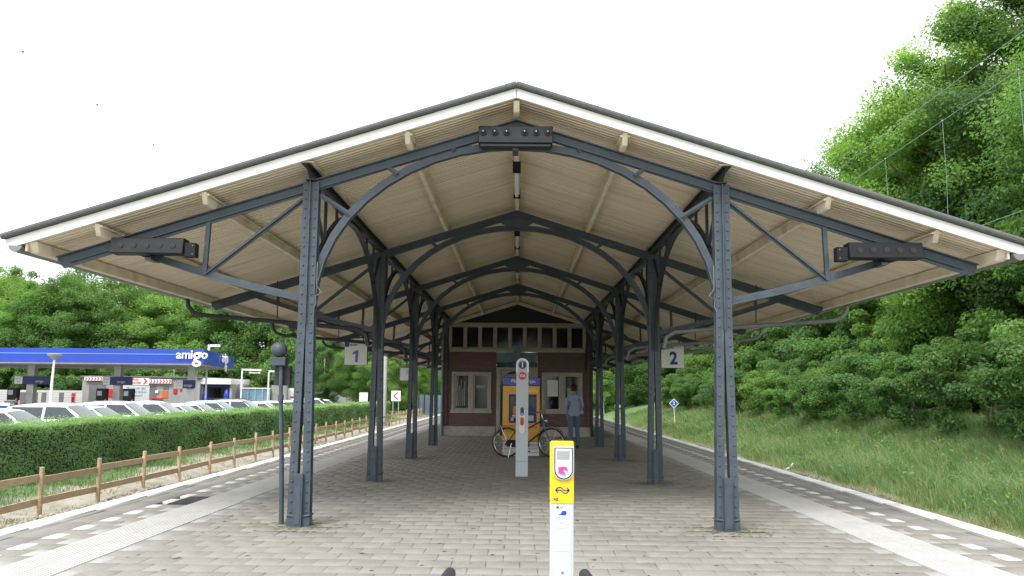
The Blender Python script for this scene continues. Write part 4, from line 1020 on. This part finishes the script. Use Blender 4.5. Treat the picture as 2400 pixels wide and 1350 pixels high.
obj('foliage', hedge_leaves(), leaf_h, hg)

# long grass on the bank, tufts on the verge
def grass(name, n, fx, fy, hmin, hmax, wdt, lean, m):
    x = fx(n); y = fy(n); z = ground_z(x, y); h = rng.uniform(hmin, hmax, n)*(.75+.5*np.sin(x*1.9+np.sin(y*.8)*2)**2); a = rng.uniform(0, 6.28, n)
    wv = np.stack([np.cos(a), np.sin(a), 0*a], -1)*(wdt*(.7+y/40))[:, None]*.5
    ln = np.stack([np.full(n, lean)+rng.normal(0, .35, n), rng.normal(-.1, .35, n), 0*a], -1)*h[:, None]
    B = np.stack([x, y, z-.03], -1); up = np.array([0, 0, 1.])
    M1 = B+up*(h*.55)[:, None]+ln*.3; T_ = B+up*(h*.92)[:, None]+ln
    V = np.stack([B-wv, B+wv, M1+wv*.8, M1-wv*.8, T_], 1).reshape(-1, 3); o = 5*np.arange(n)[:, None]
    Fq = np.concatenate([o+np.array([[0, 1, 2]]), o+np.array([[0, 2, 3]]), o+np.array([[3, 2, 4]])])
    tn = np.clip(rng.normal(.42, .2, n)+.25*np.sin(x*1.3+y*.5)*np.sin(y*.31), 0, 1)
    return stuff(obj(name, np_mesh(name, V, Fq, np.tile(tn, 3)), m))
tag(grass('long_grass', 125000, lambda n: 8.75+5.6*rng.uniform(0, 1, n)**.85, lambda n: 12+68*rng.uniform(0, 1, n)**1.8, .16, .46, .012, -.35, grassm), 'tall wild grass covering the bank below the shrubs', 'grass')
grass_v = leafm('verge_grass_green', (.085, .16, .055), (.23, .31, .14), ov=0, tr=.25)
pale_g = leafm('dry_grass_straw', (.28, .29, .15), (.50, .46, .29), ov=0, tr=.3)
tag(grass('seeding_grass', 11000, lambda n: 8.7+4.6*rng.uniform(0, 1, n), lambda n: 12+60*rng.uniform(0, 1, n)**1.7, .3, .62, .008, -.3, pale_g), 'pale seeding grass stalks standing above the wild grass of the bank', 'grass')
tag(grass('edge_grass', 9000, lambda n: 8.6+.5*rng.uniform(0, 1, n)**1.5, lambda n: 12+60*rng.uniform(0, 1, n)**1.6, .05, .2, .012, -.1, pale_g), 'yellowish short grass beside the track ballast', 'grass')
def weeds():
    n = 420; cx = 8.9+4.4*rng.uniform(0, 1, n); cy = 13+55*rng.uniform(0, 1, n)**1.5; k = 12
    x = np.repeat(cx, k)+rng.normal(0, .12, n*k); y = np.repeat(cy, k)+rng.normal(0, .12, n*k); z = ground_z(x, y)+rng.uniform(.08, .42, n*k)
    V, Fq = leaves(np.stack([x, y, z], -1), unit(np.array([-.3, -.3, .8])+rng.normal(0, .4, (n*k, 3))), rng.uniform(.05, .11, n*k)*(1+y/60))
    return np_mesh('weeds', V, Fq, np.repeat(rng.uniform(0, 1, n), k))
tag(stuff(obj('weeds', weeds(), leaf_a)), 'broad leaved weeds scattered through the wild grass', 'weeds')
tag(grass('verge_grass', 15000, lambda n: -9.6-1.7*rng.uniform(0, 1, n)**.8, lambda n: 14+60*rng.uniform(0, 1, n)**1.7, .05, .2, .011, .1, grass_v), 'short grass at the foot of the clipped hedge', 'grass')
tag(grass('weed_tufts', 3500, lambda n: -8.0-1.5*rng.uniform(0, 1, n), lambda n: (lambda y: y+.6*np.sin(y*3.1))(14+50*rng.uniform(0, 1, n)**1.6), .04, .12, .011, .1, grass_v), 'scattered weed tufts on the sandy strip by the fence', 'grass')

# ------------------------------------------------------------------ parked cars
def make_car(kind, paint, name, label, group, L=4.1, Wd=1.7, H=1.46, hood=.95, tail=.35, roofrail=False):
    t = thing(name, label, 'car', (0, 0, 0), 0, group); w2 = Wd/2; xf = L/2; xr = -L/2; belt = .92*H/1.46
    st_ = [(xr, .38, .72, .80), (xr+.06, .26, belt-.02, .93), (xr+.5, .20, belt+.02, 1.0), (-.2, .18, belt+.0, 1.0), (xf-hood-.15, .18, belt-.02, 1.0), (xf-hood+.25, .18, belt-.07, .99), (xf-.35, .2, belt-.20, .95), (xf-.08, .24, belt-.32, .86), (xf, .34, .55, .74)]
    m_ = MB(); vs = []; K = 10
    for x, zb, zt, kw in st_:
        w_ = w2*kw; zc = zb+(zt-zb)*.45
        ring = [(-w_*.86, zb), (-w_*.99, zb+.1), (-w_, zc), (-w_*.975, zt-.07), (-w_*.88, zt), (w_*.88, zt), (w_*.975, zt-.07), (w_, zc), (w_*.99, zb+.1), (w_*.86, zb)]
        vs += [(x, a, b) for a, b in ring]
    fs = [tuple(range(K)), tuple(range(len(vs)-1, len(vs)-K-1, -1))]
    for i in range(len(st_)-1):
        for k in range(K): fs.append((i*K+k, i*K+(k+1) % K, (i+1)*K+(k+1) % K, (i+1)*K+k))
    m_.add(vs, fs); m_.build('body', paint, t, ang=28)
    xb, xt = xf-hood+.12, xf-hood-.80; xq, xd = xr+tail+.22, xr+.12
    wb, wt = w2*.90, w2*.70; zb = belt-.03; zt = H
    ztr = H-.05
    cab = MB(); ns = 7
    def roofpt(u): return xt+(xq-xt)*u, H-.012-.24*(u-.30)**2
    rings = [[(xb, zb)]+[(xb+(xt-xb)*.97, zt-.055)]+[roofpt(u) for u in (.08, .3, .55, .8, 1.)]+[(xq+(xd-xq)*.22, ztr-.20), (xd, zb)]]
    pr_ = rings[0]; V = []
    for s in (-1, 1):
        for k, (x, z) in enumerate(pr_):
            f = (z-zb)/(zt-zb); V.append((x, s*(wb+(wt-wb)*f), z))
    n = len(pr_)
    V += [(x, 0, z+.05*((z-zb)/(zt-zb))) for x, z in pr_]
    fs = [tuple(range(n)), tuple(range(2*n-1, n-1, -1))]
    for i in range(n-1): fs += [(i, i+1, 2*n+i+1, 2*n+i), (2*n+i, 2*n+i+1, n+i+1, n+i)]
    cab.add(V, fs); cab.build('cabin', paint, t, ang=40, bevel=.03, segs=2)
    # glass panels standing just proud of the cabin
    def side(xa0, xa1, xb0, xb1, s, t0=.10, t1=.84):
        P = []
        for x, tt in ((xa0, t0), (xa1, t0), (xb1, t1), (xb0, t1)):
            y = s*(wb+(wt-wb)*tt+.008); z = zb+(zt-zb)*tt; P.append((x, y, z))
        m2 = MB(); off = Vector((0, s*.010, .004)); m2.add(P+[tuple(Vector(p)-off*2) for p in P], [(0, 1, 2, 3), (7, 6, 5, 4), (0, 4, 5, 1), (1, 5, 6, 2), (2, 6, 7, 3), (3, 7, 4, 0)]); return m2
    fx = lambda tt: xb+(xt-xb)*tt; bx_ = lambda tt: xd+(xq-xd)*tt; mid = (xb+xd)/2+.12
    for s in (-1, 1):
        side(mid+.05, fx(.1)-.16, mid+.05, fx(.80)-.10, s, .10, .80).build('side_window', carglass, t)
        side(bx_(.1)+.32, mid-.05, bx_(.78)+.30, mid-.05, s, .10, .78).build('side_window', carglass, t)
        mr = MB().box((fx(.12)-.18, s*(w2+.09), belt+.06), (.10, .16, .12)).build('mirror', paint if kind else blackm, t, bevel=.02)
        hl = MB().box((xf-.20, s*w2*.68, belt-.30), (.24, .30, .12)).build('headlight', lampglass, t, bevel=.03)
        MB().box((xr+.07, s*w2*.76, belt-.06), (.10, .18, .26)).build('tail_light', red, t, bevel=.02)
    def pane(x0, z0, x1, z1, o):
        a = (wb+(wt-wb)*((z0-zb)/(zt-zb)))*.88; b = (wb+(wt-wb)*((z1-zb)/(zt-zb)))*.88
        d = Vector((x1-x0, 0, z1-z0)); nn = Vector((-d.z, 0, d.x)).normalized()*o; nn = nn if nn.z > 0 else -nn
        m2 = MB(); P = [(x0, -a, z0), (x0, 0, z0+.018), (x0, a, z0), (x1, b, z1), (x1, 0, z1+.036), (x1, -b, z1)]
        m2.add([tuple(Vector(p)+nn) for p in P]+[tuple(Vector(p)-nn) for p in P], [(0, 1, 4, 5), (1, 2, 3, 4), (11, 10, 7, 6), (10, 9, 8, 7), (0, 6, 7, 1), (1, 7, 8, 2), (2, 8, 9, 3), (3, 9, 10, 4), (4, 10, 11, 5), (5, 11, 6, 0)]); return m2
    pane(fx(.06), zb+(zt-zb)*.06, fx(.86), zb+(zt-zb)*.84, .012).build('windscreen', carglass, t)
    pane(bx_(.10), zb+(ztr-.20-zb)*.12, bx_(.74), zb+(ztr-.20-zb)*.92, .012).build('rear_window', carglass, t)
    for x in (xf-.78, xr+.72):
        for s in (-1, 1):
            wo = MB().lathe([(.16, -.10), (.29, -.10), (.31, -.07), (.31, .07), (.29, .10), (.16, .10)], (x, s*(w2-.08), .31), 18, 'y').build('wheel', rubber, t)
            MB().lathe([(.19, .0), (.19, .108), (.06, .098), (.03, .108)] if s > 0 else [(.03, -.108), (.06, -.098), (.19, -.108), (.19, 0)], (x, s*(w2-.08), .31), 14, 'y').build('rim', chrome, wo)
    MB().box((xf-.02, 0, .42), (.06, .5, .11)).build('number_plate', yellow, t)
    if roofrail:
        for s in (-1, 1): MB().tube([(xt-.1, s*wt*.86, H), (xt-.2, s*wt*.86, H+.05), (xq+.1, s*wt*.86, H+.04), (xq, s*wt*.86, H-.03)], .016, 6).build('roof_rail', blackm, t)
    return t
GR = 'cars parked nose-in behind the hedge'
specs = [('hatch', whitebody, 'small white hatchback parked nose-in behind the clipped hedge', dict(L=3.9, H=1.42)),
         ('mpv', whitebody, 'tall white people carrier parked nose-in behind the clipped hedge', dict(L=4.3, H=1.58, hood=.85)),
         ('sil', silver, 'silver hatchback parked nose-in behind the clipped hedge', dict(L=4.1, H=1.44)),
         ('blu', bluecar, 'pale blue saloon car parked between silver cars behind the hedge', dict(L=4.4, H=1.52, hood=.95, tail=.5)),
         ('suv', darkcar, 'dark estate car with black roof rails parked behind the hedge', dict(L=4.5, H=1.58, hood=1.0, tail=.1, roofrail=True)),
         ('smp', silver, 'tall silver people carrier parked nose-in behind the clipped hedge', dict(L=4.35, H=1.60, hood=.85))]
protos = [make_car(k, p, 'parked_car', lb, GR, **kw) for k, p, lb, kw in specs]
used = set()
CARS = [(28.8, 0, 0), (31.9, 1, .1), (34.7, 2, -.1), (37.3, 5, -.3), (40.6, 1, -.2), (43.1, 0, .1), (45.5, 2, 0), (50.6, 3, -.9), (53.8, 4, -.4), (57.2, 0, .2), (60.2, 2, .1), (64.8, 2, -.1), (68.2, 0, 0), (71.4, 1, .1), (76.6, 2, .0)]
for y, k, dx in CARS:
    o = protos[k] if k not in used else copy_tree(protos[k]); used.add(k)
    o.location = (-17.0+dx, y, -.592); o.rotation_euler.z = R(rng.normal(0, 2.0))

# ------------------------------------------------------------------ petrol station and yard
PZ = -.592
def amigo(parent, org, rz, s, m):
    """wordmark with an oversized g, set letter by letter from org (left end, baseline)"""
    g = Matrix.Rotation(rz, 4, 'Z'); x = 0
    for nm, tx, size, bold, dz, kern in (('letter_a', 'a', 1.12, .016, 0, 0), ('letter_m', 'm', 1.12, .02, 0, .0), ('letter_i', 'i', 1.12, .025, 0, .0), ('letter_g', 'g', 1.9, .03, -.05, -.06), ('letter_o', 'o', 1.12, .025, 0, -.08)):
        o = text(nm, tx, size*s, (0, 0, 0), m, parent, bold=bold*s, extr=.04, align='LEFT'); me = o.data
        vx = [v.co.x for v in me.vertices]; vz = [v.co.z for v in me.vertices]; x += kern*s
        base = {'g': min(vz)+.36*size*s}.get(tx, min(vz))
        me.transform(Matrix.Translation(Vector(org)) @ g @ Matrix.Translation((x-min(vx), 0, -base+dz*s))); x += max(vx)-min(vx)+.05*s
a0 = Vector((-25.6, 70)); a1 = Vector((-28.3, 85.5)); a3 = Vector((-62, 70.5)); a2 = Vector((-64.5, 86))
pc = thing('petrol_canopy', 'wide flat petrol station canopy with royal blue fascia on white columns', 'petrol canopy', (-42, 78, PZ))
inv = Vector((-42, 78, PZ)); L2 = lambda p: (p.x+42, p.y-78)
poly = [L2(p) for p in (a0, a1, a2, a3)]
zb, zt = 3.72-PZ, 4.86-PZ
MB().prism(poly, zb, zt, 'z').build('fascia', bluep, pc)
ins = lambda k: [((p[0])*k+.0, p[1]*k) for p in poly]
MB().prism(ins(.985), zb-.12, zb-.002, 'z').build('soffit', cladw, pc)
d_ = (a3-a0).normalized()
p0, p1 = a0+Vector((-1.2, -.02)), a3
MB().bar((*L2(p0), zb+(zt-zb)*.62), (*L2(p1), zb+(zt-zb)*.62), .03, .05).build('light_line', skyb, pc)
amigo(pc, (at(413, 840, 69.9).x+42, 69.9-78, zb+.36), 0, .88, whites)
dv = (a1-a0); rzs = math.atan2(dv.y, dv.x)
q = a0+dv*.52; amigo(pc, (q.x+42+.12, q.y-78, zb+.36), rzs, 2.0*.55, whites)
COLX = []
for px in (75, 277, 450):
    p = at(px, 880, 75); COLX.append(p.x)
    MB().span(p.x+42-.3, p.x+42+.3, -3.2, -2.6, 0, zb-.13).build('column', cladw, pc)
MB().lathe([(.09, 0), (.09, zb-.1)], (at(484, 880, 79).x+42, 1, 0), 10).build('corner_pipe', whites, pc)
MB().span(-25.9+42, -25.0+42, -6.2, -6.0, zt+.3, zt+.5).span(-26.0+42, -25.85+42, -6.2, -6.0, zt, zt+.5).build('roof_floodlight', whites, pc)
for k, (x0p, x1p, y0p, y1p, white_to) in enumerate(((34, 117, 882, 900, .23), (241, 311, 883, 902, .24), (414, 458, 891, 910, .33))):
    A, B = at(x0p, y1p, 74.6), at(x1p, y0p, 74.6); wd = B.x-A.x; h = B.z-A.z
    t = thing('price_board', 'navy price board on the petrol canopy column '+('in front of the white corrugated fence', 'in front of the grey shutter building', 'in front of the car wash')[k], 'price board', (A.x, 74.6, A.z), 0, 'price boards under the petrol canopy')
    MB().span(0, wd, -.06, .06, 0, h).build('board', navy, t)
    MB().span(0.02, wd*white_to, -.075, -.0605, .02, h-.02).build('white_panel', whites, t)
    for j in range(2): text('price_lettering', ('Euro 95', 'Diesel')[j], .13, (wd*white_to*.5, -.08, h*(.68-.35*j)), navy, t)
    text('logo_lettering', 'amigo', .30, (wd*(.62 if k else .72), -.066, h*.36), whited, t)
def pump(px, y, label):
    p = at(px, 930, y); t = thing('fuel_pump', label, 'fuel pump', (p.x, y, PZ), 0, 'fuel pumps under the blue canopy')
    MB().span(-.45, .45, -.3, .3, 0, 1.15).build('cabinet', whites, t, bevel=.02); MB().span(-.44, .44, -.31, -.3005, .3, 1.1).build('front_panel', cladd, t)
    MB().span(-.3, .55, -.25, .25, 1.15, 2.2).build('display_head', black, t, bevel=.02); MB().span(-.2, .2, -.262, -.2505, 1.6, 2.0).build('display', lcd, t)
    for k in range(3): MB().box((.5+.05*k, -.28, 1.0+.1*k), (.06, .12, .3)).build('nozzle', (black, yellow, red)[k], t); 
    MB().tube([(.55, -.3, 1.1), (.72, -.35, .7), (.6, -.33, .35), (.5, -.3, .8)], .025, 6).build('hose', rubber, t)
for px, y, lb in ((28, 73.5, 'fuel pump with coloured nozzles in front of the white corrugated fence'), (236, 74, 'fuel pump in front of the grey shutter door'), (298, 73, 'fuel pump in front of the lettered white panel')): pump(px, y, lb)
p = at(5, 945, 71); t = thing('sales_stand', 'low blue sales stand with a white top by the fuel pump', 'stand', (p.x, 71, PZ))
MB().span(-1.3, .8, -.3, .3, 0, .72).build('stand_body', bluep, t); MB().span(-1.32, .82, -.32, .32, .72, .95).build('stand_top', whites, t); ns_logo('emblem', .5, .42, .2, -.305, whites, t)
# white corrugated fence
A, B = at(-30, 907, 91), at(194, 910, 91); t = thing('corrugated_fence', 'white corrugated fence with grey posters behind the fuel pumps', 'fence', (A.x, 91, PZ))
h = 2.2; wd = B.x-A.x
for k in range(8): MB().span(0, wd, -.03-.012*(k % 2), .05, k*.25+.01, k*.25+.24).build('fence_panel', cladw, t)
for px, pw in ((55, 1.1), (84, 1.0), (104, .95), (145, .9), (173, .8)):
    xx = at(px, 920, 91).x-A.x; po = MB().span(xx-pw/2*.5, xx+pw/2*.5, -.09, -.045, .35, 1.75).build('poster', cladd if px != 173 else orange, t)
    if px == 173: MB().span(xx-.12, xx+.12, -.1, -.0905, .8, 1.3).build('poster_figure', navy, po); MB().span(xx-.17, xx+.17, -.1, -.0905, 1.4, 1.65).build('poster_heading', red, po)
# service building with shutter
A, B = at(194, 885, 93), at(470, 888, 93)
t = thing('service_building', 'low grey petrol station building with a shutter and red chevron sign band', 'building', (A.x, 93, PZ))
wd = B.x-A.x; h = 3.45
MB().span(0, wd, 0, 8, 0, h).build('wall', clad, t); MB().span(-.15, wd+.2, -.25, 8.2, h+.002, h+.14).build('roof', cladd, t)
X_ = lambda px: at(px, 900, 93).x-A.x; Zp = lambda py, px=300: at(px, py, 93).z-PZ
sh = MB().span(X_(210), X_(249), -.06, -.002, 0, Zp(900)).build('shutter', cladd, t)
for k in range(9): MB().span(X_(210), X_(249), -.075, -.0605, k*.25+.02, k*.25+.21).build('shutter_slat', cladd, sh)
def chevrons(x0, x1, z0, z1, n, par):
    bd = MB().span(x0, x1, -.33, -.26, z0, z1).build('sign_band', whites, par); zc = (z0+z1)/2; hh = (z1-z0)*.42; st_ = (x1-x0)/n
    for k in range(n):
        xx = x0+st_*(k+.2); MB().prism([(xx, zc-hh), (xx+st_*.4, zc-hh), (xx+st_*.75, zc), (xx+st_*.4, zc+hh), (xx, zc+hh), (xx+st_*.35, zc)], -.345, -.3305).build('chevron', red, bd)
    return bd
chevrons(X_(200), X_(243), Zp(893), Zp(884), 6, t); chevrons(X_(353), X_(404), Zp(898), Zp(888), 7, t)
sg_ = MB().span(X_(306), X_(352), -.36, -.27, Zp(902), Zp(886)).build('wash_sign', whites, t)
text('lettering', 'WAS', .34, (X_(319.5), -.37, Zp(890)), red, sg_, bold=.012); text('lettering', 'STRATEN', .34, (X_(320), -.37, Zp(897.5)), red, sg_, bold=.012, ax=.92)
q = X_(344); zc = Zp(893.5); MB().prism([(q-.25, zc-.3), (q-.05, zc-.3), (q+.2, zc), (q-.05, zc+.3), (q-.25, zc+.3), (q, zc)], -.38, -.361).build('arrow', red, sg_)
MB().span(X_(256), X_(268), -.05, -.002, Zp(932), Zp(912)).build('red_poster', red, t); MB().span(X_(353), X_(368), -.04, -.002, Zp(935), Zp(904)).build('vent_louvre', cladd, t)
MB().span(X_(383), X_(396), -.04, -.002, Zp(912), Zp(904)).build('small_window', cladd, t); MB().span(X_(366), X_(373), -.15, -.002, Zp(921), Zp(914)).build('wall_box', whites, t)
MB().span(X_(381), X_(395), -.05, -.002, Zp(932), Zp(915)).build('red_poster', orange, t); MB().span(X_(357), X_(384), -.3, -.1, Zp(935), Zp(932)).build('red_beam', red, t)
MB().span(X_(408), X_(416), -.12, -.002, Zp(921), Zp(910)).build('fire_box', red, t); MB().span(X_(449), X_(455), -.12, -.002, 0, Zp(912)).build('red_door', red, t)
MB().span(X_(423), X_(428), -.05, -.002, Zp(916), Zp(910)).build('red_notice', red, t)
MB().tube([(X_(402), .5, h+.1), (X_(402), .5, h+.9)], .03, 6).build('roof_aerial', polem, t)
# lettered panel
A, B = at(283, 938, 90), at(351, 904, 90); t = thing('lettered_panel', 'large white panel with grey blue lettering about fuel and washing', 'sign', (A.x, 90, PZ))
zz = A.z-PZ; h = B.z-A.z; wd = B.x-A.x
pn = MB().span(0, wd, -.05, .05, zz, zz+h).build('panel', whited, t)
for q in (.1, wd-.1): MB().span(q-.06, q+.06, .051, .15, 0, zz+h).build('post', polem, t)
for k, s_ in enumerate(('24 uur per dag', 'voordelig tanken', 'en wassen!')): text('lettering', s_, .34, (wd*.52, -.056, zz+h*(.82-.25*k)), contb, pn, bold=.006)
# car wash bay
A, B = at(470, 935, 93.5), at(545, 888, 93.5); t = thing('car_wash_bay', 'white roofed open car wash bay with blue brushes', 'car wash', (A.x, 93.5, PZ))
wd = B.x-A.x; h = B.z-PZ
MB().span(0, wd, -.4, 6, h-.62, h).build('roof_box', whites, t, bevel=.05)
for q in (.0, wd-.25): MB().span(q, q+.25, 0, 6, 0, h-.622).build('side_wall', clad, t)
MB().span(.251, wd-.251, 5.7, 5.95, 0, h-.622).build('back_wall', cladw, t); MB().span(.3, wd-.3, .1, .3, h-.95, h-.63).build('top_brush', navy, t)
for q in (.45, wd-.6): 
    MB().lathe([(.12, .2), (.34, .5), (.36, 1.6), (.2, 2.2), (.08, 2.3)], (q, .2, 0), 14).build('blue_brush', bluep, t)
MB().span(wd*.58, wd*.70, 5.55, 5.695, .9, 1.7).build('control_panel', cladd, t)
# blue container row with light gantry
A, B = at(563, 940, 95), at(632, 909, 95); t = thing('blue_container', 'light blue panelled container with a white top rail', 'container', (A.x, 95, PZ))
wd = B.x-A.x; h = B.z-PZ
MB().span(0, wd, 0, 2.5, 0, h-.12).build('container_body', contb, t); MB().span(-.05, wd+.05, -.1, 2.6, h-.118, h).build('top_rail', whites, t)
for k in range(5):
    MB().span(k*(wd/4)-.04+.04, k*(wd/4)+.10, -.09, -.002, 0, h-.13).build('rib', polem, t)
MB().span(-1.9, -.05, .4, 1.0, 0, h+.35).build('grey_wall', clad, t); MB().span(wd+.1, wd+1.8, .3, .9, 0, h+.3).build('grey_wall', clad, t)
for k, px in enumerate((566, 629)):
    A = at(px, 905, 94); top = at(px, 866 if not k else 870, 94).z-PZ
    t = thing('light_gantry', 'white inverted L light gantry above the blue container', 'light', (A.x, 94, PZ), 0, 'light gantries above the blue container')
    MB().bar((0, 0, 0), (0, 0, top), .14, .14, (0, 1, 0)).build('mast', whites, t); MB().bar((-.07, 0, top), (2.1, 0, top-.05), .14, .18).build('arm', whites, t)
    MB().bar((.8, 0, top-.35), (2.0, 0, top-.35), .2, .1).build('lamp', whites, t)
    for q in (.9, 1.9): MB().bar((q, 0, top-.3), (q, 0, top-.08), .03, .03, (0, 1, 0)).build('lamp_hanger', whites, t)
# red and white sign, graffiti wall, boards, green fence
A, B = at(636, 938, 96), at(704, 910, 96); t = thing('yard_sign', 'long white board with red print beside a red banded post', 'sign', (A.x, 96, PZ)); wd = B.x-A.x; z0, z1 = A.z-PZ, B.z-PZ
pn = MB().span(.5, wd, -.06, .06, z0, z1).build('board', whites, t)
for q in (.8, wd-.3): MB().span(q, q+.12, .061, .16, 0, z1).build('leg', polem, t)
MB().span(1.2, 1.7, -.075, -.0605, z0+.25, z0+.5).build('red_mark', red, pn); MB().span(2.1, 2.5, -.075, -.0605, z0+.25, z0+.45).build('red_mark', red, pn)
for k in range(5): MB().span(0, .3, -.1, .1, k*.5, k*.5+.5).build('post_band', red if k % 2 == 0 else whites, t)
A, B = at(700, 945, 98), at(832, 916, 98); t = thing('graffiti_wall', 'grey panelled concrete wall with faded blue graffiti', 'wall', (A.x, 98, PZ)); wd = B.x-A.x; h = B.z-PZ
for k in range(6): MB().span(k*wd/6+.03, (k+1)*wd/6-.03, 0, .2, 0, h-.1).build('wall_panel', graff, t)
for k in range(7): MB().span(k*wd/6-.08, k*wd/6+.08, -.06, -.002, 0, h).build('wall_post', polem, t)
MB().span(-.1, wd+.1, -.05, .3, h+.002, h+.1).build('wall_cap', concrete, t)
for k, (x0p, x1p, y0p, y1p, lb) in enumerate(((842, 862, 920, 941, 'blank white square board behind the hedge'), (893, 900, 917, 941, 'narrow white board beside the pale pole'), (917, 939, 916, 940, 'tilted white board with a red chevron pointing along the road'))):
    A, B = at(x0p, y1p, 80), at(x1p, y0p, 80); t = thing('road_board', lb, 'sign', ((A.x+B.x)/2, 80, PZ), R(6)); wd = B.x-A.x; z0, z1 = A.z-PZ, B.z-PZ
    pn = MB().span(-wd/2, wd/2, -.03, .03, z0, z1).build('board', whites, t)
    for q in (-wd*.3, wd*.3): MB().span(q-.03, q+.03, .031, .08, 0, z1-.1).build('leg', polem, t)
    if k == 2:
        zc = (z0+z1)/2; MB().prism([(.1, zc+.33), (.27, zc+.33), (-.1, zc), (.27, zc-.33), (.1, zc-.33), (-.27, zc)], -.045, -.0305).build('chevron', red, pn)
A, B = at(968, 948, 90), at(1035, 924, 90); t = thing('green_fence', 'dark green screen fence at the far end of the hedge', 'fence', (A.x, 90, PZ)); wd = B.x-A.x
for k in range(5): MB().span(k*wd/5+.02, (k+1)*wd/5-.02, 0, .05, 0, 1.9).build('fence_panel', bluegrey, t)
for k in range(6): MB().span(k*wd/5-.04, k*wd/5+.04, -.04, .1, 0, 2.0).build('post', steel_d, t)
# car park lamp post
p = at(118, 945, 52); t = thing('lamp_post', 'slim white lamp post with a dish shaped head in the car park', 'lamp post', (p.x, 52, PZ))
top = at(124, 836, 52).z-PZ
MB().tube([(0, 0, 0), (0, 0, top*.6), (.05, 0, top-.2)], .08, 10, [.085, .075, .06]).build('mast', whites, t)
MB().lathe([(.07, top-.2), (.12, top-.16), (.42, top+.1), (.44, top+.16), (.30, top+.18), (.02, top+.19)], (.05, 0, 0), 18).build('lamp_head', polem, t)
p = at(456, 880, 103); t = thing('lamp_post', 'small white lamp post standing behind the petrol station building', 'lamp post', (p.x, 103, PZ)); top = 4.6
MB().tube([(0, 0, 0), (0, 0, top)], .07, 8).build('mast', whites, t); MB().lathe([(.1, top-.1), (.4, top+.25), (.05, top+.3)], (0, 0, 0), 14).build('lamp_head', polem, t)
p = at(760, 880, 101); t = thing('street_light', 'tall thin street light before the wood', 'lamp post', (p.x, 101, PZ)); top = at(745, 817, 101).z-PZ
MB().tube([(0, 0, 0), (0, 0, top-.5), (-.3, 0, top-.1), (-1.0, 0, top)], .06, 8).build('mast', polem, t); MB().box((-1.4, 0, top), (.9, .3, .14)).build('lamp_head', whites, t, bevel=.03)

# ------------------------------------------------------------------ overhead line, poles, trackside signs
for s, nm in ((-1, 'beside the timber fence'), (1, 'beside the grass bank')):
    xw = s*7.1
    t = thing('overhead_line', 'thin overhead contact line with droppers above the track '+nm, 'overhead line', (xw, 0, -.85), 0, 'overhead lines')
    r = .0052 if s > 0 else .0042
    cz = lambda y: 4.12+.85
    mz = lambda y: (6.12 if s > 0 else 6.3)+.85-.012*(y-12)
    uz = lambda y: (6.62 if s > 0 else 6.86)+.85-.016*(y-12)
    ysl = [-15, 0, 10, 20, 30, 45, 60, 75]
    MB().tube([(0, y, cz(y)) for y in ysl], r, 5).build('contact_wire', wirem, t); MB().tube([(0, y, mz(y)) for y in ysl], r, 5).build('carrier_wire', wirem, t)
    MB().tube([(0, y, uz(y)) for y in ysl], r, 5).build('feeder_wire', wirem, t)
    for y in (11.75, 13.95, 16.2, 19, 23, 28, 34, 40, 47, 54):
        MB().tube([(0, y, cz(y)), (.02, y, (cz(y)+mz(y))/2), (0, y, mz(y))], r*.6, 5).build('dropper', wirem, t)
        if y < 20: MB().ball((0, y, mz(y)), .02, 8, 5).build('clip', zinc, t)
    po = thing('overhead_pole', 'pale overhead line pole standing '+('behind the timber fence' if s < 0 else 'at the foot of the grass bank'), 'pole', (s*9.25, 60, -.9), 0, 'overhead line poles')
    MB().tube([(0, 0, -.3), (0, 0, 8.6)], .16, 10, [.17, .13]).build('mast', polem, po)
    MB().tube([(0, 0, 6.9), (-s*2.15, 0, 6.75)], .035, 8).build('bracket', polem, po); MB().tube([(0, 0, 5.3), (-s*2.15, 0, 4.98)], .03, 8).build('steady_arm', polem, po); MB().tube([(0, 0, 5.4), (-s*1.9, 0, 6.75)], .025, 8).build('stay', polem, po)
    MB().span(-.4, .4, -.4, .4, -.3, .35).build('footing', sleeperm, po)
for k, (y, xx) in enumerate(((54, 9.75), (97, 9.6))):
    gz = float(ground_z(xx, y)); c = 1.0-gz
    t = thing('stopping_sign', ('blue diamond shaped stopping sign with a white 2 standing in the grass bank' if k == 0 else 'second smaller looking blue diamond sign farther along the track'), 'sign', (xx, y, gz), R(-4))
    MB().tube([(.06, 0, -.1), (0, 0, c-.3)], .022, 8).build('stake', whites, t)
    d_ = .30; MB().prism([(0, c-d_), (d_, c), (0, c+d_), (-d_, c)], -.012, .012).build('white_border', whites, t)
    d_ = .245; f = MB().prism([(0, c-d_), (d_, c), (0, c+d_), (-d_, c)], -.018, -.0125).build('blue_face', skyb if False else bluep, t); text('number', '2', .28, (0, -.021, c), whites, f, bold=.006)
xx, y = 10.6, 92; gz = float(ground_z(xx, y)); t = thing('track_plate', 'tiny white plate on a stake in the grass beyond the diamond sign', 'sign', (xx, y, gz))
MB().tube([(0, 0, -.1), (0, 0, .75)], .025, 6).build('stake', whites, t); MB().span(-.3, .3, -.02, .02, .55, .85).build('plate', whites, t)
gz = float(ground_z(8.9, 28.5)); tag(MB().tube([(8.75, 28.5, gz+.02), (8.95, 28.6, gz+.09), (9.05, 28.6, gz+.22), (9.2, 28.7, gz+.2)], .03, 6).build('litter_scrap', whites), 'white scrap lying at the foot of the grass bank', 'litter')
